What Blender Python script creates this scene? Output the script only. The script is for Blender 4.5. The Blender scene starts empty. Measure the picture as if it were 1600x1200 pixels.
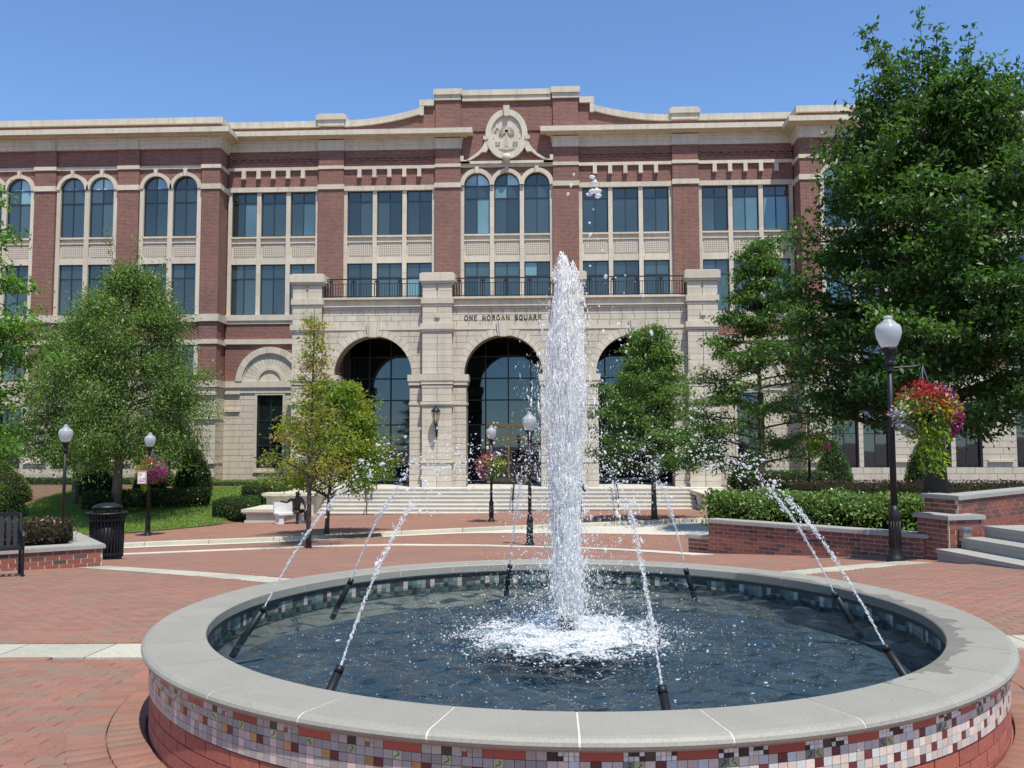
import bpy, math, random
import numpy as np
from mathutils import Vector, Matrix

# ------------------------------------------------------------------ camera, sky, sun, exposure
sc = bpy.context.scene
COL = sc.collection
random.seed(7)
rng = np.random.default_rng(7)
R = math.radians
PI = math.pi

cd = bpy.data.cameras.new('camera')
cd.sensor_width = 36.0
cd.lens = 30.96
cd.clip_start = 0.1
cd.clip_end = 6000
cam = bpy.data.objects.new('camera', cd)
COL.objects.link(cam)
ax = Vector((0.99905, 0.04349, -0.00289)).normalized()
af = Vector((-0.04318, 0.99664, 0.06964)).normalized()
au = ax.cross(af).normalized()
af = au.cross(ax)
cam.matrix_world = Matrix(((ax.x, au.x, -af.x, 0), (ax.y, au.y, -af.y, 0), (ax.z, au.z, -af.z, 1.6), (0, 0, 0, 1)))
sc.camera = cam

SUN_EL, SUN_AZ = 66.0, 155.0        # azimuth clockwise from +Y
w = bpy.data.worlds.new('World')
sc.world = w
w.use_nodes = True
nt = w.node_tree
bg = nt.nodes['Background']
sky = nt.nodes.new('ShaderNodeTexSky')
sky.sky_type = 'NISHITA'
sky.sun_disc = False
sky.sun_elevation = R(SUN_EL)
sky.sun_rotation = R(SUN_AZ)
sky.altitude = 2500
sky.air_density = 1.35
sky.dust_density = 0.0
sky.ozone_density = 8.5
nt.links.new(sky.outputs[0], bg.inputs[0])
bg.inputs[1].default_value = 0.15
sl = bpy.data.lights.new('sun', 'SUN')
sl.energy = 4.3
sl.angle = R(0.53)
sl.color = (1.0, 0.955, 0.86)
so = bpy.data.objects.new('sun', sl)
COL.objects.link(so)
sd = Vector((math.sin(R(SUN_AZ)) * math.cos(R(SUN_EL)), math.cos(R(SUN_AZ)) * math.cos(R(SUN_EL)), math.sin(R(SUN_EL))))
so.rotation_euler = sd.to_track_quat('Z', 'Y').to_euler()
so.location = (20, -20, 40)
sc.view_settings.view_transform = 'Standard'
sc.view_settings.look = 'None'
sc.view_settings.exposure = 0.38
sc.view_settings.gamma = 1.0
sc.cycles.max_bounces = 12
sc.cycles.diffuse_bounces = 10
sc.cycles.transmission_bounces = 10
sc.cycles.glossy_bounces = 4
sc.cycles.transparent_max_bounces = 16
sc.cycles.caustics_reflective = False
sc.cycles.caustics_refractive = False

# ------------------------------------------------------------------ helpers
class MB:
    def __init__(s):
        s.v = []
        s.f = []

    def add(s, vs, fs):
        o = len(s.v)
        s.v += [tuple(p) for p in vs]
        s.f += [tuple(i + o for i in q) for q in fs]
        return s

    def box(s, x0, x1, y0, y1, z0, z1):
        return s.add([(x0, y0, z0), (x1, y0, z0), (x1, y1, z0), (x0, y1, z0), (x0, y0, z1), (x1, y0, z1), (x1, y1, z1), (x0, y1, z1)],
                     [(0, 3, 2, 1), (4, 5, 6, 7), (0, 1, 5, 4), (1, 2, 6, 5), (2, 3, 7, 6), (3, 0, 4, 7)])

    def prism(s, poly, y0, y1):
        n = len(poly)
        vs = [(x, y0, z) for x, z in poly] + [(x, y1, z) for x, z in poly]
        fs = [tuple(range(n)), tuple(range(2 * n - 1, n - 1, -1))]
        fs += [(i, i + n, (i + 1) % n + n, (i + 1) % n) for i in range(n)]
        return s.add(vs, fs)

    def slab(s, poly, z0, z1):          # poly in xy, counter clockwise
        n = len(poly)
        vs = [(x, y, z1) for x, y in poly] + [(x, y, z0) for x, y in poly]
        fs = [tuple(range(n)), tuple(range(2 * n - 1, n - 1, -1))]
        fs += [(i + n, (i + 1) % n + n, (i + 1) % n, i) for i in range(n)]
        return s.add(vs, fs)

    def tube(s, pts, rad, n=6, cap=True):
        pts = [Vector(p) for p in pts]
        if not hasattr(rad, '__len__'):
            rad = [rad] * len(pts)
        vs = []
        for i, p in enumerate(pts):
            d = (pts[min(i + 1, len(pts) - 1)] - pts[max(i - 1, 0)])
            d = d.normalized() if d.length > 1e-9 else Vector((0, 0, 1))
            a = d.cross(Vector((0, 0, 1)))
            if a.length < 0.05:
                a = d.cross(Vector((1, 0, 0)))
            a.normalize()
            b = d.cross(a)
            for k in range(n):
                t = 2 * PI * k / n
                vs.append(p + rad[i] * (math.cos(t) * a + math.sin(t) * b))
        fs = []
        for i in range(len(pts) - 1):
            for k in range(n):
                fs.append((i * n + k, (i + 1) * n + k, (i + 1) * n + (k + 1) % n, i * n + (k + 1) % n))
        if cap:
            fs.append(tuple(range(n)))
            fs.append(tuple(range(len(pts) * n - 1, (len(pts) - 1) * n - 1, -1)))
        return s.add(vs, fs)

    def lathe(s, prof, n=16, c=(0, 0, 0)):
        vs = []
        for r, z in prof:
            for k in range(n):
                t = 2 * PI * k / n
                vs.append((c[0] + r * math.cos(t), c[1] + r * math.sin(t), c[2] + z))
        fs = []
        for i in range(len(prof) - 1):
            for k in range(n):
                fs.append((i * n + k, i * n + (k + 1) % n, (i + 1) * n + (k + 1) % n, (i + 1) * n + k))
        fs.append(tuple(range(n - 1, -1, -1)))
        fs.append(tuple(range((len(prof) - 1) * n, len(prof) * n)))
        return s.add(vs, fs)

    def arch_panel(s, xc, zc, r, x0, x1, z1, y0, y1, n=20, soffit=True, b=None):
        """rectangle x0..x1, zc..z1 with a half disc cut out of it"""
        b = b or r
        if x0 < xc - r - 1e-6:
            s.box(x0, xc - r, y0, y1, zc, z1)
        if x1 > xc + r + 1e-6:
            s.box(xc + r, x1, y0, y1, zc, z1)
        a = [PI - PI * i / n for i in range(n + 1)]
        P = [(xc + r * math.cos(t), zc + b * math.sin(t)) for t in a]
        vs = [(x, y0, z) for x, z in P] + [(x, y0, z1) for x, z in P] + [(x, y1, z) for x, z in P] + [(x, y1, z1) for x, z in P]
        m = n + 1
        fs = []
        for i in range(n):
            fs.append((i, i + 1, m + i + 1, m + i))
            fs.append((2 * m + i + 1, 2 * m + i, 3 * m + i, 3 * m + i + 1))
            if soffit:
                fs.append((i + 1, i, 2 * m + i, 2 * m + i + 1))
            fs.append((m + i, m + i + 1, 3 * m + i + 1, 3 * m + i))
        return s.add(vs, fs)

    def ring(s, xc, zc, r0, r1, a0, a1, n, y0, y1, b0=None, b1=None):
        b0 = b0 or r0
        b1 = b1 or r1
        for i in range(n):
            t0 = a0 + (a1 - a0) * i / n
            t1 = a0 + (a1 - a0) * (i + 1) / n
            q = [(xc + r0 * math.cos(t0), zc + b0 * math.sin(t0)), (xc + r1 * math.cos(t0), zc + b1 * math.sin(t0)),
                 (xc + r1 * math.cos(t1), zc + b1 * math.sin(t1)), (xc + r0 * math.cos(t1), zc + b0 * math.sin(t1))]
            s.prism(q, y0, y1)
        return s

    def mesh(s, name, m, smooth=False):
        me = bpy.data.meshes.new(name)
        me.from_pydata(s.v, [], s.f)
        me.materials.append(m)
        if smooth:
            me.polygons.foreach_set('use_smooth', [True] * len(me.polygons))
        me.update()
        return me

    def obj(s, name, m, parent=None, smooth=False, kind=None, loc=None):
        return link(name, s.mesh(name, m, smooth), parent, kind, loc)


def link(name, me, parent=None, kind=None, loc=None, rot=None):
    o = bpy.data.objects.new(name, me)
    COL.objects.link(o)
    if parent is not None:
        o.parent = parent
    if loc is not None:
        o.location = loc
    if rot is not None:
        o.rotation_euler = rot
    if kind:
        o['kind'] = kind
    return o


def thing(name, label, cat, loc=(0, 0, 0), rz=0.0, group=None):
    o = bpy.data.objects.new(name, None)
    o.empty_display_size = 0.2
    COL.objects.link(o)
    o.location = loc
    o.rotation_euler = (0, 0, rz)
    return tag(o, label, cat, group)


def tag(o, label, cat, group=None):
    o['label'] = label
    o['category'] = cat
    if group:
        o['group'] = group
    return o


def np_mesh(name, V, Q, m, attr=None, smooth=False, extra=None):
    """V (n,3) float, Q (k,3|4) int"""
    me = bpy.data.meshes.new(name)
    V = np.asarray(V, np.float32)
    Q = np.asarray(Q, np.int32)
    k = Q.shape[1]
    me.vertices.add(len(V))
    me.vertices.foreach_set('co', V.ravel())
    me.loops.add(Q.size)
    me.loops.foreach_set('vertex_index', Q.ravel())
    me.polygons.add(len(Q))
    me.polygons.foreach_set('loop_start', np.arange(0, Q.size, k, dtype=np.int32))
    me.polygons.foreach_set('loop_total', np.full(len(Q), k, np.int32))
    me.materials.append(m)
    if smooth:
        me.polygons.foreach_set('use_smooth', np.ones(len(Q), bool))
    if attr is not None:
        a = me.attributes.new('tint', 'FLOAT', 'POINT')
        a.data.foreach_set('value', np.asarray(attr, np.float32))
    if extra is not None:
        a = me.attributes.new('col', 'FLOAT_COLOR', 'POINT')
        a.data.foreach_set('color', np.asarray(extra, np.float32).ravel())
    me.update()
    me.validate()
    return me


# ground height of the place (plaza level at the fountain is 0)
HY = [-30, 0, 6, 9, 13.2, 18, 23.9, 32.6, 40, 48, 80]
HZ = [.1, .02, 0, -.03, -.22, -.58, -1.10, -1.32, -1.5, -1.55, -1.6]


def gz(x, y):
    h = np.mean([np.interp(np.asarray(y) + d, HY, HZ) for d in (-1.5, -.75, 0, .75, 1.5)], 0)
    t = np.interp(y, [0, 18, 25, 32, 40, 60], [.015, .015, .03, .03, .017, .017])
    return t * np.clip(x, -16, 14) + h


def g1(x, y):
    return float(gz(x, y))


# ------------------------------------------------------------------ materials
def newmat(name):
    m = bpy.data.materials.new(name)
    m.use_nodes = True
    t = m.node_tree
    b = t.nodes['Principled BSDF']
    return m, t, b


def N(t, kind, **kw):
    n = t.nodes.new(kind)
    for k, v in kw.items():
        if k.startswith('i_'):
            n.inputs[k[2:].replace('_', ' ')].default_value = v
        else:
            setattr(n, k, v)
    return n


def ramp(t, src, stops):
    r = t.nodes.new('ShaderNodeValToRGB')
    el = r.color_ramp.elements
    while len(el) < len(stops):
        el.new(0.5)
    for e, (p, c) in zip(el, stops):
        e.position = p
        e.color = (*c, 1) if len(c) == 3 else c
    t.links.new(src, r.inputs[0])
    return r


def mixc(t, fac, a, b, mode='MIX'):
    n = t.nodes.new('ShaderNodeMix')
    n.data_type = 'RGBA'
    n.blend_type = mode
    for sock, v in ((n.inputs[0], fac), (n.inputs[6], a), (n.inputs[7], b)):
        if isinstance(v, (int, float)):
            sock.default_value = v
        elif isinstance(v, tuple):
            sock.default_value = (*v, 1)
        else:
            t.links.new(v, sock)
    return n.outputs[2]


def bump(t, b, src, strength=0.3, dist=0.01):
    n = t.nodes.new('ShaderNodeBump')
    n.inputs['Strength'].default_value = strength
    n.inputs['Distance'].default_value = dist
    t.links.new(src, n.inputs['Height'])
    t.links.new(n.outputs[0], b.inputs['Normal'])
    return n


def wpos(t, scale=1.0):
    g = t.nodes.new('ShaderNodeNewGeometry')
    if scale == 1.0:
        return g.outputs['Position']
    v = N(t, 'ShaderNodeVectorMath', operation='SCALE')
    t.links.new(g.outputs['Position'], v.inputs[0])
    v.inputs['Scale'].default_value = scale
    return v.outputs[0]


def noise(t, vec, scale, detail=4, rough=0.6):
    n = N(t, 'ShaderNodeTexNoise')
    n.inputs['Scale'].default_value = scale
    n.inputs['Detail'].default_value = detail
    n.inputs['Roughness'].default_value = rough
    if vec is not None:
        t.links.new(vec, n.inputs['Vector'])
    return n.outputs['Fac']


def stone(name, c1, c2, scale=3.0, rough=0.8, bs=0.25, bd=0.004, fine=60.0, objvar=0.12, spots=None, streak=0):
    m, t, b = newmat(name)
    p = wpos(t)
    n1 = noise(t, p, scale, 6)
    r = ramp(t, n1, [(0.3, c1), (0.7, c2)])
    n2 = noise(t, p, fine, 3)
    c = mixc(t, 0.35, r.outputs[0], ramp(t, n2, [(0.35, tuple(x * 0.72 for x in c1)), (0.65, tuple(min(1, x * 1.2) for x in c2))]).outputs[0])
    if streak:                                   # rain marks running down the face
        vm = N(t, 'ShaderNodeVectorMath', operation='MULTIPLY')
        t.links.new(p, vm.inputs[0])
        vm.inputs[1].default_value = (3.2, 3.2, 0.22)
        ns_ = noise(t, vm.outputs[0], 1.0, 5, 0.65)
        c = mixc(t, ramp(t, ns_, [(0.48, (0, 0, 0)), (0.72, (streak, streak, streak))]).outputs[0], c, tuple(x * 0.5 for x in c1))
    if objvar:
        oi = N(t, 'ShaderNodeObjectInfo')
        mr = N(t, 'ShaderNodeMapRange')
        mr.inputs[3].default_value = 1 - objvar
        mr.inputs[4].default_value = 1 + objvar * 0.6
        t.links.new(oi.outputs['Random'], mr.inputs[0])
        hs = N(t, 'ShaderNodeHueSaturation')
        t.links.new(mr.outputs[0], hs.inputs['Value'])
        t.links.new(c, hs.inputs['Color'])
        c = hs.outputs[0]
    if spots:
        n3 = noise(t, p, spots[0], 2)
        c = mixc(t, ramp(t, n3, [(spots[1], (0, 0, 0)), (spots[1] + 0.03, (1, 1, 1))]).outputs[0], c, spots[2])
    t.links.new(c, b.inputs['Base Color'])
    b.inputs['Roughness'].default_value = rough
    bump(t, b, n2, bs, bd)
    return m


def plain(name, c, rough=0.6, metal=0.0, spec=0.5, var=0.15, scale=8.0):
    m, t, b = newmat(name)
    if var:
        n1 = noise(t, wpos(t), scale, 4)
        r = ramp(t, n1, [(0.3, tuple(x * (1 - var) for x in c)), (0.7, tuple(min(1, x * (1 + var)) for x in c))])
        t.links.new(r.outputs[0], b.inputs['Base Color'])
    else:
        b.inputs['Base Color'].default_value = (*c, 1)
    b.inputs['Roughness'].default_value = rough
    b.inputs['Metallic'].default_value = metal
    b.inputs['Specular IOR Level'].default_value = spec
    return m


def wall_brick(name, c1, c2, mortar, w=0.21, h=0.0735, ms=0.007):
    m, t, b = newmat(name)
    g = t.nodes.new('ShaderNodeNewGeometry')
    s = N(t, 'ShaderNodeSeparateXYZ')
    t.links.new(g.outputs['Position'], s.inputs[0])
    a = N(t, 'ShaderNodeMath', operation='ADD')
    t.links.new(s.outputs[0], a.inputs[0])
    t.links.new(s.outputs[1], a.inputs[1])
    c = N(t, 'ShaderNodeCombineXYZ')
    t.links.new(a.outputs[0], c.inputs[0])
    t.links.new(s.outputs[2], c.inputs[1])
    k = N(t, 'ShaderNodeTexBrick')
    t.links.new(c.outputs[0], k.inputs['Vector'])
    k.inputs['Scale'].default_value = 1
    k.inputs['Brick Width'].default_value = w
    k.inputs['Row Height'].default_value = h
    k.inputs['Mortar Size'].default_value = ms
    k.inputs['Mortar Smooth'].default_value = 0.2
    k.inputs['Bias'].default_value = 0.0
    k.inputs['Color1'].default_value = (*c1, 1)
    k.inputs['Color2'].default_value = (*c2, 1)
    k.inputs['Mortar'].default_value = (*mortar, 1)
    n1 = noise(t, g.outputs['Position'], 0.45, 5)
    col = mixc(t, 0.55, k.outputs['Color'], ramp(t, n1, [(0.3, (0.72, 0.70, 0.70)), (0.7, (1.15, 1.1, 1.08))]).outputs[0], 'MULTIPLY')
    t.links.new(col, b.inputs['Base Color'])
    b.inputs['Roughness'].default_value = 0.85
    bump(t, b, k.outputs['Fac'], -0.5, 0.006)
    return m


M = {}
M['brick'] = wall_brick('red_brick_wall', (0.235, 0.084, 0.058), (0.13, 0.05, 0.038), (0.33, 0.25, 0.20), ms=0.008)
M['lime'] = stone('limestone', (0.54, 0.475, 0.365), (0.64, 0.57, 0.45), 1.3, 0.85, 0.25, 0.004, 25, 0.10, streak=0.3)
M['lime_pale'] = stone('limestone_pale', (0.53, 0.485, 0.38), (0.63, 0.585, 0.465), 0.9, 0.85, 0.25, 0.004, 18, 0.06, streak=0.4)
M['mortar'] = stone('mortar_joint', (0.19, 0.155, 0.115), (0.24, 0.20, 0.15), 4, 0.9, 0.2, 0.003, 40, 0)
M['mortar_light'] = stone('light_mortar', (0.46, 0.39, 0.29), (0.58, 0.50, 0.39), 6, 0.9, 0.3, 0.004, 90, 0)
M['step'] = stone('granite_step', (0.50, 0.46, 0.39), (0.62, 0.58, 0.50), 2, 0.8, 0.2, 0.003, 40, 0.08)
M['bluestone'] = stone('bluestone_slab', (0.285, 0.272, 0.238), (0.375, 0.358, 0.318), 2.2, 0.7, 0.25, 0.003, 45, 0.06)
M['frame'] = plain('dark_window_frame', (0.018, 0.03, 0.035), 0.45)
M['iron'] = plain('black_iron', (0.008, 0.008, 0.009), 0.5, 0.0, 0.4, 0.3)
M['brass'] = plain('brass_door', (0.42, 0.29, 0.12), 0.4, 0.7)
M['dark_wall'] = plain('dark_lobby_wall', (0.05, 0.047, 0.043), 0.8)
M['concrete'] = stone('pale_concrete', (0.50, 0.46, 0.38), (0.62, 0.58, 0.50), 1.2, 0.9, 0.3, 0.004, 35, 0.05)
M['kerb'] = stone('kerb_concrete', (0.40, 0.37, 0.28), (0.54, 0.50, 0.40), 1.5, 0.9, 0.3, 0.005, 30, 0.08)
M['bandstone'] = stone('sandstone_band', (0.36, 0.34, 0.26), (0.50, 0.48, 0.38), 1.0, 0.85, 0.25, 0.003, 40, 0.16)
M['coping'] = stone('fountain_coping_stone', (0.265, 0.250, 0.204), (0.325, 0.308, 0.256), 3.0, 0.55, 0.2, 0.002, 110, 0.05, (9.0, 0.74, (0.16, 0.15, 0.14)))


def wet_edge(m):
    """water splashed over the inner rim on the right has darkened the stone"""
    t = m.node_tree
    b = t.nodes['Principled BSDF']
    src = b.inputs['Base Color'].links[0].from_socket
    g = t.nodes.new('ShaderNodeNewGeometry')
    v = N(t, 'ShaderNodeVectorMath', operation='SUBTRACT')
    t.links.new(g.outputs['Position'], v.inputs[0])
    v.inputs[1].default_value = (.106, 6.187, 0)
    sx = N(t, 'ShaderNodeSeparateXYZ')
    t.links.new(v.outputs[0], sx.inputs[0])
    c = N(t, 'ShaderNodeCombineXYZ')
    t.links.new(sx.outputs[0], c.inputs[0])
    t.links.new(sx.outputs[1], c.inputs[1])
    ln = N(t, 'ShaderNodeVectorMath', operation='LENGTH')
    t.links.new(c.outputs[0], ln.inputs[0])
    nz = noise(t, g.outputs['Position'], 5.5, 4)
    lim = N(t, 'ShaderNodeMath', operation='MULTIPLY_ADD')
    t.links.new(nz, lim.inputs[0])
    lim.inputs[1].default_value = 0.36
    mr = N(t, 'ShaderNodeMapRange')
    mr.inputs[1].default_value = 0.9
    mr.inputs[2].default_value = 1.9
    mr.inputs[3].default_value = 2.05
    mr.inputs[4].default_value = 2.27
    t.links.new(sx.outputs[0], mr.inputs[0])
    t.links.new(mr.outputs[0], lim.inputs[2])
    ls = N(t, 'ShaderNodeMath', operation='LESS_THAN')
    t.links.new(ln.outputs['Value'], ls.inputs[0])
    t.links.new(lim.outputs[0], ls.inputs[1])
    col = mixc(t, ls.outputs[0], src, mixc(t, 1.0, src, (0.62, 0.61, 0.60), 'MULTIPLY'))
    t.links.new(col, b.inputs['Base Color'])


wet_edge(M['coping'])
M['grout'] = stone('white_grout', (0.52, 0.49, 0.42), (0.64, 0.61, 0.54), 20, 0.9, 0.3, 0.003, 160, 0)
M['soil'] = stone('brown_mulch', (0.10, 0.06, 0.038), (0.20, 0.125, 0.075), 3, 0.95, 0.9, 0.03, 45, 0)
M['bronze'] = plain('bronze', (0.045, 0.04, 0.032), 0.35, 0.7, 0.5, 0.4, 14)
M['verdigris'] = plain('green_bronze', (0.06, 0.11, 0.10), 0.45, 0.4, 0.5, 0.4, 14)
M['bark'] = stone('tree_bark', (0.055, 0.042, 0.032), (0.115, 0.09, 0.07), 9, 0.95, 0.8, 0.02, 40, 0.1)
M['bark_pale'] = stone('pale_bark', (0.10, 0.08, 0.06), (0.22, 0.18, 0.14), 7, 0.95, 0.8, 0.02, 40, 0.1)
M['white_metal'] = plain('white_enamel', (0.78, 0.78, 0.76), 0.4, 0, 0.5, 0.05)
M['red_paint'] = plain('red_sign_paint', (0.55, 0.03, 0.04), 0.5, 0, 0.5, 0.1)
M['lettering'] = plain('dark_letter', (0.12, 0.09, 0.065), 0.6)
M['letter_black'] = plain('black_letter', (0.03, 0.03, 0.03), 0.6)
M['steel'] = plain('galvanised_steel', (0.45, 0.45, 0.44), 0.35, 0.8)
M['bench_white'] = plain('white_marble', (0.72, 0.71, 0.68), 0.6, 0, 0.5, 0.06)


def panel_grid():
    m, t, b = newmat('stone_grid_panel')
    g = t.nodes.new('ShaderNodeNewGeometry')
    s = N(t, 'ShaderNodeSeparateXYZ')
    t.links.new(g.outputs['Position'], s.inputs[0])
    c = N(t, 'ShaderNodeCombineXYZ')
    t.links.new(s.outputs[0], c.inputs[0])
    t.links.new(s.outputs[2], c.inputs[1])
    k = N(t, 'ShaderNodeTexBrick')
    k.offset = 0.0
    t.links.new(c.outputs[0], k.inputs['Vector'])
    k.inputs['Scale'].default_value = 1
    k.inputs['Brick Width'].default_value = 0.115
    k.inputs['Row Height'].default_value = 0.115
    k.inputs['Mortar Size'].default_value = 0.016
    k.inputs['Color1'].default_value = (0.60, 0.53, 0.42, 1)
    k.inputs['Color2'].default_value = (0.56, 0.49, 0.39, 1)
    k.inputs['Mortar'].default_value = (0.27, 0.23, 0.18, 1)
    t.links.new(k.outputs[0], b.inputs['Base Color'])
    b.inputs['Roughness'].default_value = 0.85
    bump(t, b, k.outputs['Fac'], -0.6, 0.02)
    return m


M['grid'] = panel_grid()


def glass_mat(name, base, spec, rough=0.02, ior=1.9):
    m, t, b = newmat(name)
    n1 = noise(t, wpos(t), 0.25, 2)
    r = ramp(t, n1, [(0.35, tuple(x * 0.75 for x in base)), (0.65, tuple(x * 1.25 for x in base))])
    oi = N(t, 'ShaderNodeObjectInfo')
    mr = N(t, 'ShaderNodeMapRange')
    mr.inputs[3].default_value = 0.4
    mr.inputs[4].default_value = 2.0
    t.links.new(oi.outputs['Random'], mr.inputs[0])
    hs = N(t, 'ShaderNodeHueSaturation')
    t.links.new(mr.outputs[0], hs.inputs['Value'])
    t.links.new(r.outputs[0], hs.inputs['Color'])
    t.links.new(hs.outputs[0], b.inputs['Base Color'])
    b.inputs['Roughness'].default_value = rough
    b.inputs['IOR'].default_value = ior
    b.inputs['Specular Tint'].default_value = (*spec, 1)
    n2 = noise(t, wpos(t), 0.9, 2)
    bump(t, b, n2, 0.04, 0.02)
    return m


M['glass'] = glass_mat('tinted_window_glass', (0.026, 0.042, 0.046), (1.0, 0.95, 0.82), ior=1.95)
M['glass_blind'] = glass_mat('glass_with_pale_blind', (0.10, 0.17, 0.17), (0.7, 0.9, 1.0))
M['glass_lunette'] = glass_mat('blind_glass_lightened_for_shade', (0.26, 0.38, 0.38), (0.7, 0.9, 1.0))  # blind colour made lighter so the lunettes still look pale in the arch's shade
M['glass_lobby'] = glass_mat('lobby_glass', (0.008, 0.011, 0.013), (0.7, 0.88, 1.0))


def paver_mat(name, tex):
    """red clay pavers; with tex the joints come from the texture (far ground)"""
    m, t, b = newmat(name)
    p = wpos(t)
    reds = [(0.0, (0.235, 0.118, 0.082)), (0.3, (0.272, 0.130, 0.090)), (0.55, (0.30, 0.142, 0.098)), (0.75, (0.25, 0.142, 0.098)), (1.0, (0.215, 0.15, 0.105))]
    n1 = noise(t, p, 0.35, 6, 0.7)
    if tex:
        k = N(t, 'ShaderNodeTexBrick')
        t.links.new(p, k.inputs['Vector'])
        k.inputs['Scale'].default_value = 1
        k.inputs['Brick Width'].default_value = 0.204
        k.inputs['Row Height'].default_value = 0.104
        k.inputs['Mortar Size'].default_value = 0.005
        k.inputs['Color1'].default_value = (0.325, 0.15, 0.10, 1)
        k.inputs['Color2'].default_value = (0.225, 0.12, 0.085, 1)
        k.inputs['Mortar'].default_value = (0.24, 0.15, 0.11, 1)
        c = k.outputs[0]
        wn = noise(t, p, 2.3, 3, 0.7)
        c = mixc(t, ramp(t, wn, [(0.5, (0, 0, 0)), (0.72, (0.55, 0.55, 0.55))]).outputs[0], c, (0.20, 0.145, 0.10))
        bump(t, b, k.outputs['Fac'], -0.4, 0.004)
    else:
        a = N(t, 'ShaderNodeAttribute')
        a.attribute_name = 'tint'
        oi = N(t, 'ShaderNodeObjectInfo')
        ad = N(t, 'ShaderNodeMath', operation='ADD')
        t.links.new(a.outputs['Fac'], ad.inputs[0])
        t.links.new(oi.outputs['Random'], ad.inputs[1])
        fr = N(t, 'ShaderNodeMath', operation='FRACT')
        t.links.new(ad.outputs[0], fr.inputs[0])
        c = ramp(t, fr.outputs[0], reds).outputs[0]
        n3 = noise(t, p, 45, 3)
        c = mixc(t, 0.5, c, ramp(t, n3, [(0.3, (0.75, 0.75, 0.75)), (0.7, (1.15, 1.15, 1.15))]).outputs[0], 'MULTIPLY')
        bump(t, b, n3, 0.25, 0.003)
    ns_ = noise(t, p, 1.7, 5, 0.75)
    c = mixc(t, ramp(t, ns_, [(0.56, (0, 0, 0)), (0.70, (0.45, 0.45, 0.45))]).outputs[0], c, (0.17, 0.12, 0.09))
    c = mixc(t, 0.6, c, ramp(t, n1, [(0.3, (0.78, 0.78, 0.80)), (0.7, (1.12, 1.08, 1.05))]).outputs[0], 'MULTIPLY')
    t.links.new(c, b.inputs['Base Color'])
    b.inputs['Roughness'].default_value = 0.85
    return m


M['paver_far'] = paver_mat('brick_paving', True)
M['paver'] = paver_mat('clay_paver', False)


def brick_piece(name, stops):
    m, t, b = newmat(name)
    oi = N(t, 'ShaderNodeObjectInfo')
    a = N(t, 'ShaderNodeAttribute')
    a.attribute_name = 'tint'
    ad = N(t, 'ShaderNodeMath', operation='ADD')
    t.links.new(a.outputs['Fac'], ad.inputs[0])
    t.links.new(oi.outputs['Random'], ad.inputs[1])
    fr = N(t, 'ShaderNodeMath', operation='FRACT')
    t.links.new(ad.outputs[0], fr.inputs[0])
    c = ramp(t, fr.outputs[0], stops).outputs[0]
    n3 = noise(t, wpos(t), 38, 4)
    c = mixc(t, 0.55, c, ramp(t, n3, [(0.3, (0.7, 0.7, 0.7)), (0.7, (1.2, 1.2, 1.2))]).outputs[0], 'MULTIPLY')
    t.links.new(c, b.inputs['Base Color'])
    b.inputs['Roughness'].default_value = 0.85
    bump(t, b, n3, 0.3, 0.003)
    return m


M['planter_brick'] = brick_piece('planter_brick', [(0, (0.21, 0.065, 0.045)), (0.3, (0.30, 0.095, 0.06)), (0.6, (0.26, 0.08, 0.055)), (0.85, (0.16, 0.06, 0.045)), (1, (0.10, 0.055, 0.045))])
M['red_tile_brick'] = brick_piece('fountain_base_brick', [(0, (0.36, 0.10, 0.065)), (0.5, (0.42, 0.125, 0.08)), (1, (0.33, 0.095, 0.065))])


def tile_mat(name, c, rough=0.3):
    m, t, b = newmat(name)
    a = N(t, 'ShaderNodeAttribute')
    a.attribute_name = 'tint'
    oi = N(t, 'ShaderNodeObjectInfo')
    ad = N(t, 'ShaderNodeMath', operation='ADD')
    t.links.new(a.outputs['Fac'], ad.inputs[0])
    t.links.new(oi.outputs['Random'], ad.inputs[1])
    fr = N(t, 'ShaderNodeMath', operation='FRACT')
    t.links.new(ad.outputs[0], fr.inputs[0])
    cc = ramp(t, fr.outputs[0], [(0, tuple(x * 0.8 for x in c)), (1, tuple(min(1, x * 1.2) for x in c))]).outputs[0]
    n3 = noise(t, wpos(t), 70, 3)
    cc = mixc(t, 0.4, cc, ramp(t, n3, [(0.3, (0.75, 0.75, 0.75)), (0.7, (1.15, 1.15, 1.15))]).outputs[0], 'MULTIPLY')
    t.links.new(cc, b.inputs['Base Color'])
    b.inputs['Roughness'].default_value = rough
    return m


TILE = {k: tile_mat('tile_' + k, c) for k, c in dict(
    grey=(0.42, 0.38, 0.33), lav=(0.36, 0.325, 0.295), red=(0.36, 0.08, 0.055), dark=(0.055, 0.05, 0.045), pink=(0.60, 0.47, 0.40),
    lime=(0.42, 0.44, 0.24), orange=(0.50, 0.25, 0.09), maroon=(0.13, 0.03, 0.035), cream=(0.66, 0.55, 0.46), pale=(0.52, 0.55, 0.52),
    white=(0.70, 0.68, 0.63), black=(0.02, 0.02, 0.022), teal=(0.10, 0.15, 0.14), sage=(0.20, 0.24, 0.19)).items()}


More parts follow.
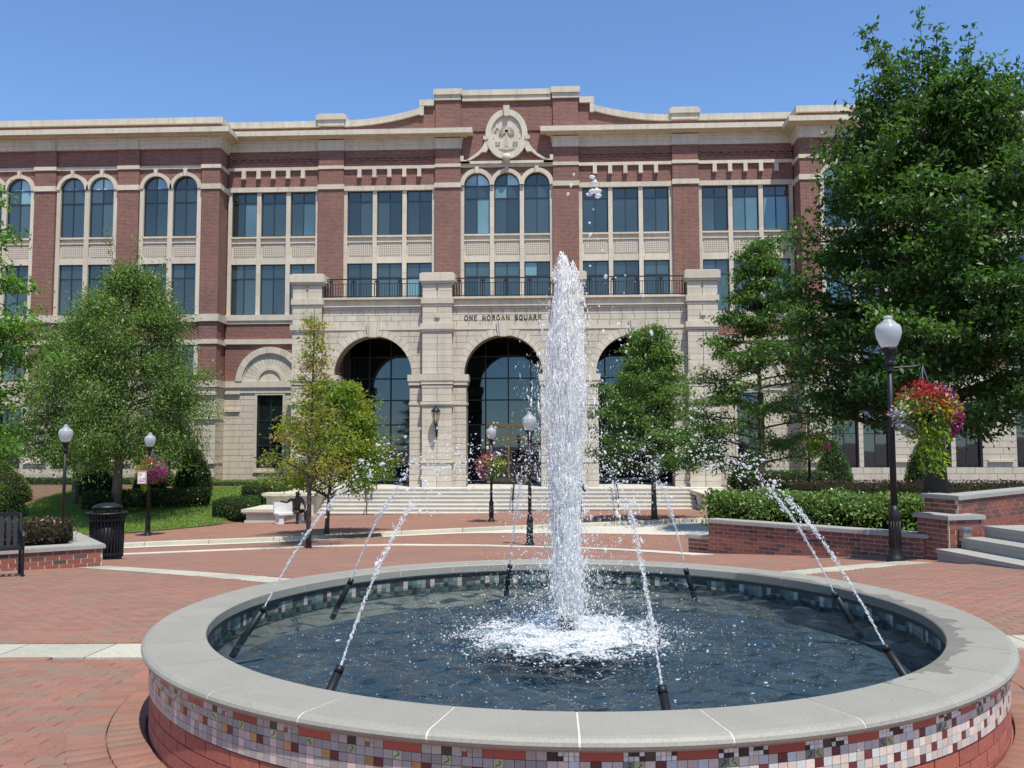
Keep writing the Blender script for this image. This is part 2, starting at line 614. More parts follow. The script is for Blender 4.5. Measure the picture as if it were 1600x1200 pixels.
def leaf_mat(name, stops, trans=0.35, rough=0.45):
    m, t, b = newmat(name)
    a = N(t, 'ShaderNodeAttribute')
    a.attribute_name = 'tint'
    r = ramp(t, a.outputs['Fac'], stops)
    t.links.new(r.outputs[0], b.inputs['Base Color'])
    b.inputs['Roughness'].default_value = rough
    b.inputs['Specular IOR Level'].default_value = 0.45
    tr = N(t, 'ShaderNodeBsdfTranslucent')
    br = N(t, 'ShaderNodeMix', data_type='RGBA', blend_type='MULTIPLY')
    br.inputs[0].default_value = 1
    t.links.new(r.outputs[0], br.inputs[6])
    br.inputs[7].default_value = (1.5, 1.6, 0.7, 1)
    t.links.new(br.outputs[2], tr.inputs[0])
    mx = N(t, 'ShaderNodeMixShader')
    mx.inputs[0].default_value = trans
    t.links.new(b.outputs[0], mx.inputs[1])
    t.links.new(tr.outputs[0], mx.inputs[2])
    t.links.new(mx.outputs[0], t.nodes['Material Output'].inputs[0])
    return m


M['leaf_oak'] = leaf_mat('oak_leaf', [(0, (0.026, 0.066, 0.015)), (0.5, (0.058, 0.13, 0.026)), (1, (0.125, 0.23, 0.045))])
M['leaf_mid'] = leaf_mat('young_oak_leaf', [(0, (0.045, 0.10, 0.02)), (0.5, (0.09, 0.175, 0.036)), (1, (0.17, 0.26, 0.06))])
M['leaf_bright'] = leaf_mat('bright_leaf', [(0, (0.06, 0.14, 0.02)), (0.5, (0.11, 0.24, 0.035)), (1, (0.17, 0.31, 0.05))], 0.45)
M['leaf_birch'] = leaf_mat('birch_leaf', [(0, (0.065, 0.13, 0.026)), (0.5, (0.125, 0.215, 0.045)), (1, (0.21, 0.295, 0.085))])
M['leaf_yellow'] = leaf_mat('yellowing_leaf', [(0, (0.10, 0.18, 0.02)), (0.4, (0.20, 0.28, 0.035)), (0.75, (0.34, 0.33, 0.05)), (1, (0.29, 0.19, 0.07))], 0.45)
M['leaf_brown'] = leaf_mat('dry_leaf', [(0, (0.16, 0.13, 0.05)), (0.5, (0.25, 0.18, 0.08)), (1, (0.22, 0.12, 0.07))])
M['leaf_hedge'] = leaf_mat('hedge_leaf', [(0, (0.022, 0.052, 0.013)), (0.5, (0.05, 0.105, 0.024)), (1, (0.09, 0.16, 0.04))], 0.25, 0.35)
M['leaf_holly'] = leaf_mat('glossy_shrub_leaf', [(0, (0.05, 0.105, 0.02)), (0.5, (0.13, 0.215, 0.045)), (1, (0.27, 0.36, 0.12))], 0.25, 0.3)
M['leaf_red'] = leaf_mat('purple_shrub_leaf', [(0, (0.035, 0.02, 0.018)), (0.5, (0.075, 0.035, 0.028)), (0.8, (0.10, 0.06, 0.03)), (1, (0.05, 0.07, 0.025))], 0.2)
M['leaf_lime'] = leaf_mat('lime_vine_leaf', [(0, (0.12, 0.22, 0.02)), (0.5, (0.24, 0.36, 0.03)), (1, (0.38, 0.46, 0.06))], 0.45)
M['grass'] = leaf_mat('grass_blade', [(0, (0.11, 0.19, 0.03)), (0.5, (0.17, 0.27, 0.045)), (1, (0.25, 0.33, 0.08))], 0.3)
M['core'] = plain('inner_twigs', (0.018, 0.022, 0.010), 0.95, 0, 0.1)


def flower_mat():
    m, t, b = newmat('flower_petal')
    a = N(t, 'ShaderNodeAttribute')
    a.attribute_name = 'col'
    t.links.new(a.outputs['Color'], b.inputs['Base Color'])
    b.inputs['Roughness'].default_value = 0.5
    tr = N(t, 'ShaderNodeBsdfTranslucent')
    t.links.new(a.outputs['Color'], tr.inputs[0])
    mx = N(t, 'ShaderNodeMixShader')
    mx.inputs[0].default_value = 0.35
    t.links.new(b.outputs[0], mx.inputs[1])
    t.links.new(tr.outputs[0], mx.inputs[2])
    t.links.new(mx.outputs[0], t.nodes['Material Output'].inputs[0])
    return m


M['flower'] = flower_mat()


def lawn_mat():
    m, t, b = newmat('lawn_ground')
    p = wpos(t)
    n1 = noise(t, p, 0.6, 5)
    n2 = noise(t, p, 40, 4)
    c = ramp(t, n1, [(0.3, (0.13, 0.21, 0.035)), (0.7, (0.19, 0.27, 0.06))]).outputs[0]
    c = mixc(t, 0.5, c, ramp(t, n2, [(0.3, (0.5, 0.5, 0.5)), (0.7, (1.3, 1.3, 1.2))]).outputs[0], 'MULTIPLY')
    t.links.new(c, b.inputs['Base Color'])
    b.inputs['Roughness'].default_value = 0.95
    bump(t, b, n2, 0.8, 0.03)
    return m


M['lawn'] = lawn_mat()


def water_white(name, clear):
    m, t, b = newmat(name)
    b.inputs['Base Color'].default_value = (0.99, 0.985, 0.97, 1)
    b.inputs['Roughness'].default_value = 0.12
    b.inputs['IOR'].default_value = 1.33
    tl = N(t, 'ShaderNodeBsdfTranslucent')
    tl.inputs[0].default_value = (0.99, 0.985, 0.97, 1)
    m1 = N(t, 'ShaderNodeMixShader')
    m1.inputs[0].default_value = 0.5
    t.links.new(b.outputs[0], m1.inputs[1])
    t.links.new(tl.outputs[0], m1.inputs[2])
    tp = N(t, 'ShaderNodeBsdfTransparent')
    tp.inputs[0].default_value = (0.97, 0.985, 1, 1)
    m2 = N(t, 'ShaderNodeMixShader')
    m2.inputs[0].default_value = clear
    t.links.new(m1.outputs[0], m2.inputs[1])
    t.links.new(tp.outputs[0], m2.inputs[2])
    t.links.new(m2.outputs[0], t.nodes['Material Output'].inputs[0])
    return m


M['spray'] = water_white('aerated_water', 0.22)
M['spray_thin'] = water_white('clear_spray', 0.38)


def pool_water():
    m, t, b = newmat('pool_water')
    out = t.nodes['Material Output']
    p = wpos(t)
    n1 = noise(t, p, 6, 4, 0.6)
    n2 = noise(t, p, 26, 3, 0.6)
    ad = N(t, 'ShaderNodeMath', operation='MULTIPLY_ADD')
    t.links.new(n2, ad.inputs[0])
    ad.inputs[1].default_value = 0.35
    t.links.new(n1, ad.inputs[2])
    bp = N(t, 'ShaderNodeBump')
    bp.inputs['Strength'].default_value = 0.8
    bp.inputs['Distance'].default_value = 0.035
    t.links.new(ad.outputs[0], bp.inputs['Height'])
    gl = N(t, 'ShaderNodeBsdfGlossy')
    gl.inputs['Roughness'].default_value = 0.04
    t.links.new(bp.outputs[0], gl.inputs['Normal'])
    tp = N(t, 'ShaderNodeBsdfTransparent')
    tp.inputs[0].default_value = (0.70, 0.82, 0.88, 1)
    fr = N(t, 'ShaderNodeFresnel')
    fr.inputs['IOR'].default_value = 1.33
    t.links.new(bp.outputs[0], fr.inputs['Normal'])
    mx = N(t, 'ShaderNodeMixShader')
    t.links.new(fr.outputs[0], mx.inputs[0])
    t.links.new(tp.outputs[0], mx.inputs[1])
    t.links.new(gl.outputs[0], mx.inputs[2])
    t.links.new(mx.outputs[0], out.inputs[0])
    return m


M['water'] = pool_water()
M['pool_floor'] = stone('pool_floor_plaster', (0.022, 0.042, 0.066), (0.085, 0.105, 0.115), 2.2, 0.7, 0.2, 0.004, 9, 0)


def globe_mat():
    m, t, b = newmat('frosted_globe')
    b.inputs['Base Color'].default_value = (0.62, 0.66, 0.67, 1)
    b.inputs['Roughness'].default_value = 0.25
    tl = N(t, 'ShaderNodeBsdfTranslucent')
    tl.inputs[0].default_value = (0.8, 0.83, 0.84, 1)
    mx = N(t, 'ShaderNodeMixShader')
    mx.inputs[0].default_value = 0.4
    t.links.new(b.outputs[0], mx.inputs[1])
    t.links.new(tl.outputs[0], mx.inputs[2])
    tp = N(t, 'ShaderNodeBsdfTransparent')
    m2 = N(t, 'ShaderNodeMixShader')
    m2.inputs[0].default_value = 0.3
    t.links.new(mx.outputs[0], m2.inputs[1])
    t.links.new(tp.outputs[0], m2.inputs[2])
    t.links.new(m2.outputs[0], t.nodes['Material Output'].inputs[0])
    return m


M['globe'] = globe_mat()
M['lantern_glass'] = plain('amber_lantern_glass', (0.55, 0.48, 0.33), 0.25)
# ------------------------------------------------------------------ ground, street, beds
def axis(vals):
    return np.array(sorted(set(np.round(vals, 3))))


def sheet(name, xs, ys, zf, m, kind='structure'):
    X, Y = np.meshgrid(xs, ys)
    Z = zf(X, Y)
    V = np.stack([X, Y, Z], -1).reshape(-1, 3)
    nx, ny = len(xs), len(ys)
    i = np.arange((ny - 1) * (nx - 1))
    a = (i // (nx - 1)) * nx + i % (nx - 1)
    Q = np.stack([a, a + 1, a + 1 + nx, a + nx], -1)
    return link(name, np_mesh(name, V, Q, m, smooth=True), kind=kind)


plaza = sheet('ground', axis([-1500, -400, -120, -60] + list(np.arange(-40, 40.1, 0.5)) + [60, 120, 400, 1500]),
              axis([-1500, -300, -80, -30] + list(np.arange(-12, 50.1, 0.5)) + [60, 90, 200, 600, 2500]), gz, M['paver_far'])

KX = [-40, -16.7, -13.6, -9.5, -5.6, -1.3, 2, 5.7, 12, 40]
KY = [24.6, 26.3, 27.9, 28.3, 29.4, 30.6, 31.0, 32.0, 33.6, 38]


def ky(x):
    return np.mean([np.interp(x + d, KX, KY) for d in (-1.2, -.6, 0, .6, 1.2)], 0)


def strip_sheet(name, xs, y0f, y1f, zf, m, nj=8, kind='structure', parent=None):
    V, Q = [], []
    for i, x in enumerate(xs):
        a, b = float(y0f(x)), float(y1f(x))
        for j in range(nj + 1):
            y = a + (b - a) * j / nj
            V.append((x, y, float(zf(x, y))))
    n = nj + 1
    for i in range(len(xs) - 1):
        for j in range(nj):
            Q.append((i * n + j, (i + 1) * n + j, (i + 1) * n + j + 1, i * n + j + 1))
    return link(name, np_mesh(name, V, Q, m, smooth=True), parent, kind)


xs = np.arange(-40, 40.1, 0.8)
strip_sheet('sidewalk', xs, lambda x: ky(x) + .16, lambda x: 46.0, lambda x, y: gz(x, y) + .12, M['paver_far'], 14)
gw = lambda x: np.interp(x, [-40, -3, 1.5, 4, 8, 40], [.45, .5, 3.2, 5.4, 6.5, 6.5])
strip_sheet('gutter', xs, lambda x: ky(x) - gw(x), lambda x: ky(x) + .02, lambda x, y: gz(x, y) + .012, M['concrete'], 4)
kerb = bpy.data.objects.new('kerb', None)
COL.objects.link(kerb)
kerb['kind'] = 'structure'
for k, x in enumerate(np.arange(-31, 21, 2.0)):
    mb = MB()
    pts = [(x + .01 + t * 1.98 / 3) for t in range(4)]
    vs, fs = [], []
    for q in pts:
        y = float(ky(q))
        z = g1(q, y)
        vs += [(q, y, z - .05), (q, y + .02, z + .125), (q, y + .05, z + .14), (q, y + .2, z + .142), (q, y + .2, z - .05)]
    for i in range(3):
        for j in range(4):
            fs.append((i * 5 + j, (i + 1) * 5 + j, (i + 1) * 5 + j + 1, i * 5 + j + 1))
    fs += [(0, 1, 2, 3, 4), (19, 18, 17, 16, 15)]
    mb.add(vs, fs).obj('kerb_stone', M['kerb'], kerb)


def ribbon(name, pts, width, off, m, seg=1.2, gap=0.012, parent=None):
    """flush paving band made of single slabs along a polyline"""
    P = [Vector((p[0], p[1])) for p in pts]
    out = []
    for a, b in zip(P[:-1], P[1:]):
        n = max(1, round((b - a).length / seg))
        d = (b - a) / n
        u = d.normalized()
        s = Vector((-u.y, u.x)) * width / 2
        for i in range(n):
            p, q = a + d * i + u * gap, a + d * (i + 1) - u * gap
            c = [p - s, q - s, q + s, p + s]
            vs = [(v.x, v.y, g1(v.x, v.y) + off) for v in c] + [(v.x, v.y, g1(v.x, v.y) - .02) for v in c]
            mb = MB().add(vs, [(0, 1, 2, 3), (0, 4, 5, 1), (1, 5, 6, 2), (2, 6, 7, 3), (3, 7, 4, 0)])
            out.append(mb.obj('paving_slab', m, parent))
    return out


bands = bpy.data.objects.new('paving_bands', None)
COL.objects.link(bands)
bands['kind'] = 'structure'
bl = [(-16, 24.9), (-12.3, 25.2), (-9, 25.75), (-6.5, 26.0), (-4.4, 25.7), (-2, 24.6), (0, 22.6), (1.1, 20.6), (1.9, 18.8), (2.8, 16.6)]
ribbon('x', bl, 0.5, .014, M['concrete'], 1.6, .008, bands)
ribbon('x', [(-2.9, 7.12), (-12, 7.3)], 0.5, .016, M['bandstone'], 0.75, .006, bands)
ribbon('x', [(2.95, 7.2), (9, 7.35)], 0.5, .016, M['bandstone'], 0.75, .006, bands)
ribbon('x', [(-2.4, 10.9), (-7.9, 15.0)], 0.5, .016, M['bandstone'], 0.75, .006, bands)
ribbon('x', [(2.1, 11.2), (5.5, 13.7)], 0.5, .016, M['bandstone'], 0.75, .006, bands)

# beds beside the building
FX = [-60, -20, -15.8, -13.7, -12.95]
FY = [31.0, 31.6, 32.7, 35.2, 38.4]
lf = lambda x: np.interp(x, FX, FY)


def bedz(x, y):
    f = lf(x)
    t = np.clip((y - f) / (44.6 - f), 0, 1)
    z0 = gz(x, f) + .135
    return z0 + (-.28 - z0) * (t * t * (3 - 2 * t))


bx_ = np.concatenate([np.arange(-40, -13, .6), [-12.95]])
strip_sheet('planting_bed', bx_, lf, lambda x: 45.4, bedz, M['soil'], 16)
strip_sheet('lawn', np.concatenate([np.arange(-23, -13.6, .4), [-13.62]]), lambda x: lf(x) + .1, lambda x: lf(x) + np.interp(x, [-23, -17, -14.5, -13.6], [10.5, 9.6, 9.4, 7.6]), lambda x, y: bedz(x, y) + .02, M['lawn'], 10)


def rbz(x, y):
    return np.interp(y, [15, 19, 24, 45], [-.15, -.1, -.3, -.42]) + 0 * x


strip_sheet('planting_bed', np.arange(8.3, 40, .8), lambda x: np.interp(x, [8.3, 12, 40], [30, 20, 14]), lambda x: 45.4, lambda x, y: rbz(x, y), M['soil'], 12)
strip_sheet('lawn', np.arange(8.6, 12, .8), lambda x: np.interp(x, [8.3, 12, 40], [30.3, 27, 16]), lambda x: 34.5, lambda x, y: rbz(x, y) + .02, M['lawn'], 8)

# ------------------------------------------------------------------ the office building
X0, P = -2.28, 6.4
BW, MW = 1.3935, 0.2327
B = thing('office_building', 'long red brick and limestone office building with arcaded entrance porch', 'building', (X0, 47.0, -0.4))
OFF = Vector((X0, 47.0, -0.4))
B.location = (0, 0, 0)


def part(name, mb, m, parent=B, kind=None, smooth=False):
    return mb.obj(name, M[m] if isinstance(m, str) else m, parent, smooth, kind)


_cache = {}


def window(xc, z0, w, h, y, spring=None, transom=(0.76,), lobby=False, blind=(), split=True, parent=B):
    """frame mesh with single panes as children; arched when spring is given (then h counts to the spring)"""
    key = (round(w, 3), round(h, 3), spring, transom, split)
    fw = 0.055
    if key not in _cache:
        f = MB()
        f.box(-w / 2, -w / 2 + fw, 0, .09, 0, h)
        f.box(w / 2 - fw, w / 2, 0, .09, 0, h)
        f.box(-w / 2 + fw, w / 2 - fw, 0, .09, 0, fw)
        zs = [fw] + [h * k for k in transom] + ([h] if spring else [h - fw])
        if not spring:
            f.box(-w / 2 + fw, w / 2 - fw, 0, .09, h - fw, h)
        for k in transom:
            f.box(-w / 2 + fw, w / 2 - fw, .012, .08, h * k - .025, h * k + .025)
        if spring:
            f.box(-w / 2 + fw, w / 2 - fw, .012, .08, h - .025, h + .025)
        top = h + (w / 2 - fw if spring else -fw)
        if split:
            f.box(-.024, .024, .015, .078, fw, top)
        if spring:
            f.ring(0, h, w / 2 - fw, w / 2, 0, PI, 16, 0, .09)
        pm = []
        xsx = [(-w / 2 + fw, -.024), (.024, w / 2 - fw)] if split else [(-w / 2 + fw, w / 2 - fw)]
        for (a, b) in xsx:
            for k in range(len(zs) - 1):
                hx, hz = (b - a) / 2, (zs[k + 1] - zs[k]) / 2
                g_ = MB().box(-hx, hx, -.004, .004, -hz, hz)
                pm.append(((a + b) / 2, (zs[k] + zs[k + 1]) / 2, g_.mesh('pane', M['glass']), 'r'))
        if spring:
            r = w / 2 - fw
            for s in (-1, 1):
                a = [PI / 2 * i / 8 for i in range(9)]
                poly = [(0.024 * s, 0.0)] + [(s * max(.024, r * math.cos(t)), r * math.sin(t)) for t in a]
                if s < 0:
                    poly = poly[::-1]
                g_ = MB().prism(poly, -.004, .004)
                pm.append((0, h, g_.mesh('pane', M['glass']), 'l'))
        _cache[key] = (f.mesh('window', M['frame']), pm)
    fm, pm = _cache[key]
    o = link('window', fm, parent, None, (xc, y, z0))
    for i, (px, pz, me, typ) in enumerate(pm):
        q = link('pane', me, o, None, (px, .05, pz), (R(random.uniform(-.25, .25)), 0, R(random.uniform(-.35, .35))))
        mat = M['glass_lobby'] if lobby else None
        if typ == 'r' and not lobby and random.random() < .05:
            mat = M['glass_blind']
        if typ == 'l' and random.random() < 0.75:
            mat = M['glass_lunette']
        if i in blind:
            mat = M['glass_blind']
        if mat:
            q.material_slots[0].link = 'OBJECT'
            q.material_slots[0].material = mat
    return o


# --- main block between the two projecting wings
XL, XR = X0 - 15.34, X0 + 15.34
YB = 46.86                                     # brick face of the bays
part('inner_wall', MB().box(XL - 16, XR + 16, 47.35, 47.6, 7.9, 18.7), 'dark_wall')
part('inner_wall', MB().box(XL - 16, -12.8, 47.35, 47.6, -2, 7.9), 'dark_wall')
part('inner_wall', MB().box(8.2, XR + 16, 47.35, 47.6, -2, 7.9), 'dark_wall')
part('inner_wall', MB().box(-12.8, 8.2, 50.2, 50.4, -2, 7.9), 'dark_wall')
roof = MB().box(XL - 16, XR + 16, 47.6, 60, 18.3, 18.6)
part('roof', roof, 'concrete')
bay = [X0 + P * k for k in (-2, -1, 0, 1, 2)]
for i, c in enumerate(bay):
    bw = MB()
    x0, x1 = c - 2.52, c + 2.52
    if i == 0:
        x0 = XL
    if i == 4:
        x1 = XR
    if i == 2:
        for k in (-1, 0, 1):
            xc = c + k * (BW + MW)
            a = xc - (BW + MW) / 2 if k > -1 else x0
            b = xc + (BW + MW) / 2 if k < 1 else x1
            bw.arch_panel(xc, 15.7, BW / 2 + .03, a, b, 16.66, YB, 47.2)
        bw.box(x0, x1, YB, 47.2, 16.66, 18.71)
    else:
        bw.box(x0, x1, YB, 47.2, 15.75, 17.2)
        bw.box(x0, x1, YB + .05, 47.2, 17.2, 18.71)
    part('brick_wall', bw, 'brick')
    if i in (0, 4):
        part('brick_wall', MB().box(x0, x1, YB, 47.2, 5.08, 8.25), 'brick')
for c in (X0 - 9.6, X0 - 3.2, X0 + 3.2, X0 + 9.6):
    pl = MB().box(c - .685, c + .685, 46.70, 47.2, 5.1, 18.70)
    for s in (-1, 1):
        pl.box(c + s * .16 - .012, c + s * .16 + .012, 46.692, 46.71, 8.7, 15.5)
    part('pilaster', pl, 'brick')
    b2 = MB()
    b2.box(c - .72, c + .72, 46.63, 46.9, 15.56, 15.82)
    b2.box(c - .71, c + .71, 46.65, 46.9, 16.69, 16.87)
    part('stone_band', b2, 'lime')

# stone bands of each bay
for i, c in enumerate(bay):
    x0, x1 = (XL if i == 0 else c - 2.5), (XR if i == 4 else c + 2.5)
    if i != 2:
        n = 9
        for k in range(n):                     # lintel band stones
            a = x0 + (x1 - x0) * k / n
            part('lintel_stone', MB().box(a + .004, a + (x1 - x0) / n - .004, 46.80, 47.12, 15.50, 15.76), 'lime')
        for k in range(5):
            xc = c + (k - 2) * .82
            d = MB().box(xc - .105, xc + .105, 46.68, 46.9, 16.28, 16.68)
            d.box(xc - .12, xc + .12, 46.64, 46.9, 16.20, 16.28)
            part('bracket', d, 'lime')
    b3 = MB().box(x0, x1, 46.74, 46.95, 16.67, 16.84)
    part('stone_band', b3, 'lime')
    if i != 2:                                 # shallow zigzag of bricks under the cornice
        zz = MB()
        nn = 22
        for k in range(nn):
            xa = x0 + (x1 - x0) * (k + .5) / nn
            zc = 17.15 + (.07 if k % 2 else -.07)
            zz.box(xa - .10, xa + .10, YB - .05, YB + .02, zc - .035, zc + .035)
            zz.box(xa - .10, xa + .10, YB - .04, YB + .02, zc + .10, zc + .16)
        part('corbel_bricks', zz, 'brick')
    # windows and stonework
    cols = [c - 2.52 + .0, c - (BW + MW) / 2 - MW / 2, c + (BW + MW) / 2 - MW / 2, c + 1.5 * BW + MW]
    cw = [.195, MW, MW, .195]
    for xa, cw_ in zip(cols, cw):
        top = 15.7 if i == 2 else 15.5
        zz0 = 8.7
        hh = [zz0 + (top - zz0) * k / 6 for k in range(7)]
        for za, zb in zip(hh[:-1], hh[1:]):
            part('stone_mullion', MB().box(xa, xa + cw_, 46.885, 47.2, za + .004, zb - .004), 'lime')
    for k in (-1, 0, 1):
        xc = c + k * (BW + MW)
        bl = ()
        if i == 4 and k == 0:
            bl = (0, 2)
        if i == 4 and k == 1:
            bl = (0, 2)
        if i == 2:
            window(xc, 13.03, BW, 15.7 - 13.03, 47.0, spring=True, transom=(.74,))
            rg = MB().ring(xc, 15.7, BW / 2 - .005, BW / 2 + (.225 if k else .20), 0, PI, 18, 46.757 if k else 46.752, 47.1 + .003 * k)
            part('arch_ring', rg, 'lime')
            ks = MB().prism([(xc - .07, 16.36), (xc + .07, 16.36), (xc + .11, 16.70), (xc - .11, 16.70)], 46.70, 46.95)
            part('keystone', ks, 'lime')
        else:
            window(xc, 13.03, BW, 15.5 - 13.03, 47.0, transom=(.77,), blind=bl)
        window(xc, 8.72, BW, 11.51 - 8.72, 47.0, transom=(.72,))
        sp = MB().box(xc - BW / 2, xc + BW / 2, 46.99, 47.2, 11.51, 13.03)
        sp.box(xc - BW / 2, xc + BW / 2, 46.93, 46.99, 11.51, 11.86)
        sp.box(xc - BW / 2, xc + BW / 2, 46.86, 46.99, 12.94, 13.03)
        sp.box(xc - BW / 2, xc + BW / 2, 46.92, 46.99, 12.66, 12.73)
        s_ = part('spandrel', sp, 'lime')
        gp = MB().box(xc - BW / 2 + .09, xc + BW / 2 - .09, 46.965, 47.0, 11.92, 12.60)
        part('grid_panel', gp, 'grid', s_)
    sb = MB().box(x0, x1, 46.74, 47.2, 8.40, 8.71)
    sb.box(x0, x1, 46.80, 47.2, 8.22, 8.40)
    part('sill_band', sb, 'lime')

PROF = [(17.75, 18.02, .05), (18.02, 18.22, .08), (18.22, 18.36, .12), (18.36, 18.43, .34), (18.43, 18.70, .66)]


def cornice(x0, x1, yf, dz, ex0=False, ex1=False, name='cornice'):
    c = MB()
    for k, (a, b, p) in enumerate(PROF):
        c.box(x0 - (p if ex0 else 0) - .001 * k, x1 + (p if ex1 else 0) + .001 * k, yf - p, yf + .35, a + dz, b + dz)
    return part(name, c, 'lime_pale')


cornice(XL, X0 - 2.5, 46.86, 0, False, True)
cornice(X0 + 2.5, XR, 46.86, 0, True, False)
for c in (X0 - 9.6, X0 - 3.2, X0 + 3.2, X0 + 9.6):
    cb = MB().box(c - .70, c + .70, 46.66, 46.9, 17.72, 18.30)
    part('cornice_block', cb, 'lime_pale')

# parapet with the swept gable
def sweep(s):
    """height of the parapet top at distance s from the centre line"""
    if s < 3.95:
        return 20.50
    if s < 4.6:
        return 20.12
    if s < 9.0:
        t = (s - 4.6) / 4.4
        return 19.04 + .66 * (1 - t) ** 2
    return 19.04


pp = MB()
ss = [0, 3.95, 3.951, 4.6, 4.601] + [4.6 + 4.4 * i / 14 for i in range(1, 15)] + [15.34]
for s in (-1, 1):
    for a, b in zip(ss[:-1], ss[1:]):
        za, zb = sweep(a + 1e-4), sweep(b - 1e-4)
        q = [(X0 + s * a, 18.69), (X0 + s * b, 18.69), (X0 + s * b, zb), (X0 + s * a, za)]
        pp.prism(q if s > 0 else q[::-1], 46.80, 47.2)
part('parapet', pp, 'brick')
for s in (-1, 1):
    segs = [(4.55, 4.62, 0)]
    edge = [4.6 + 4.4 * i / 12 for i in range(13)] + [10.9, 12.5, 14.0, 15.34]
    for a, b in zip(edge[:-1], edge[1:]):
        za, zb = sweep(a + 1e-4), sweep(b)
        q = [(X0 + s * (a + .002), za), (X0 + s * (b - .002), zb), (X0 + s * (b - .002), zb + .34), (X0 + s * (a + .002), za + .34)]
        part('coping_stone', MB().prism(q if s > 0 else q[::-1], 46.64, 47.3), 'lime_pale')
    e = MB().box(*sorted((X0 + s * 3.96, X0 + s * 4.75)), 46.62, 47.3, 20.12, 20.45)
    e.box(*sorted((X0 + s * 4.52, X0 + s * 4.75)), 46.63, 47.3, 19.60, 20.12)
    part('coping_stone', e, 'lime_pale')
    cp = MB().box(*sorted((X0 + s * 2.42, X0 + s * 3.98)), 46.52, 47.4, 20.68, 21.0)
    cp.box(*sorted((X0 + s * 2.48, X0 + s * 3.92)), 46.60, 47.4, 20.40, 20.68)
    part('gable_block', cp, 'lime_pale')
    pc = MB().box(*sorted((X0 + s * 8.78, X0 + s * 10.42)), 46.50, 47.4, 19.40, 19.66)
    pc.prism([(X0 + s * 9.6 - .74, 19.66), (X0 + s * 9.6 + .74, 19.66), (X0 + s * 9.6 + .70, 19.74), (X0 + s * 9.6 - .70, 19.74)], 46.54, 47.36)
    pc.box(*sorted((X0 + s * 8.88, X0 + s * 10.32)), 46.58, 47.4, 19.08, 19.40)
    part('pier_cap', pc, 'lime_pale')
    pb = MB().box(*sorted((X0 + s * 8.92, X0 + s * 10.28)), 46.68, 47.0, 18.70, 19.08)
    part('parapet_pier', pb, 'brick')
    part('parapet_pier', MB().box(*sorted((X0 + s * 2.52, X0 + s * 3.88)), 46.68, 47.0, 18.70, 20.40), 'brick')
for k in range(3):
    a = X0 - 2.42 + 4.84 * k / 3
    gc = MB().box(a + .004, a + 4.84 / 3 - .004, 46.62, 47.4, 20.64, 20.94)
    gc.box(a + .004, a + 4.84 / 3 - .004, 46.70, 47.4, 20.46, 20.64)
    gc.box(a + .004, a + 4.84 / 3 - .004, 46.66, 47.4, 20.34, 20.46)
    part('coping_stone', gc, 'lime_pale')

# carved oval crest on the gable
cr = MB().ring(X0, 18.45, .84, 1.14, -PI / 2, PI * 1.5, 36, 46.62, 46.95, 1.06, 1.38)
crest = part('crest', cr, 'lime_pale')
disc = MB().prism([(X0 + .86 * math.cos(2 * PI * k / 36), 18.45 + 1.08 * math.sin(2 * PI * k / 36)) for k in range(36)], 46.73, 46.9)
part('crest_field', disc, 'lime_pale', crest)
part('keystone', MB().prism([(X0 - .12, 19.42), (X0 + .12, 19.42), (X0 + .17, 20.0), (X0 - .17, 20.0)], 46.50, 46.9), 'lime_pale', crest)
part('boss', MB().lathe([(.001, -.24), (.16, -.18), (.24, 0), (.16, .18), (.001, .24)], 14, (X0, 46.55, 17.12)), 'lime_pale', crest, smooth=True)
for s in (-1, 1):
    part('crest_ear', MB().box(*sorted((X0 + s * .98, X0 + s * 1.26)), 46.58, 46.9, 18.16, 18.36), 'lime_pale', crest)
    outer = [(X0 + s * (1.18 + 1.0 * t * t), 18.2 - 1.15 * t) for t in [i / 8 for i in range(9)]]
    inner = [(X0 + s * (.86 + .62 * t * t), 18.2 - 1.15 * t) for t in [i / 8 for i in range(9)]]
    for i in range(8):
        q = [outer[i], outer[i + 1], inner[i + 1], inner[i]]
        if i > 4:                                     # the bracket splits into two legs
            w1 = [(outer[i][0] - s * .22, outer[i][1]), (outer[i + 1][0] - s * .22, outer[i + 1][1])]
            q = [outer[i], outer[i + 1], w1[1], w1[0]]
        part('scroll', MB().prism(q if s < 0 else q[::-1], 46.64, 46.9), 'lime_pale', crest)
    part('scroll_foot', MB().box(*sorted((X0 + s * 2.0, X0 + s * 2.5)), 46.66, 46.9, 16.85, 17.06), 'lime_pale', crest)
    part('scroll_foot', MB().box(*sorted((X0 + s * 2.34, X0 + s * 2.52)), 46.66, 46.9, 17.06, 17.30), 'lime_pale', crest)
part('sill', MB().box(X0 - 2.5, X0 + 2.5, 46.66, 46.9, 16.845, 16.99), 'lime_pale', crest)
em = MB()
em.prism([(X0 - .10, 17.75), (X0 + .10, 17.75), (X0 + .045, 18.5), (X0 - .045, 18.5)], 46.67, 46.76)
for k in range(13):
    t = -.55 + (PI + 1.1) * k / 12
    L = .42 if 0 < k < 12 else .34
    for j in range(3):
        u0, u1 = L * j / 3, L * (j + 1) / 3
        dz = lambda u: -.55 * u * u
        a = (X0 + u0 * math.cos(t), 18.62 + u0 * math.sin(t) + dz(u0))
        b = (X0 + u1 * math.cos(t), 18.62 + u1 * math.sin(t) + dz(u1))
        n_ = (-math.sin(t) * .035 * (1 - j * .2), math.cos(t) * .035 * (1 - j * .2))
        em.prism([(a[0] - n_[0], a[1] - n_[1]), (b[0] - n_[0] * .6, b[1] - n_[1] * .6), (b[0] + n_[0] * .6, b[1] + n_[1] * .6), (a[0] + n_[0], a[1] + n_[1])][::1], 46.66, 46.76)
em.ring(X0 - .52, 18.72, .075, .12, .6, 4.6, 8, 46.67, 46.76)
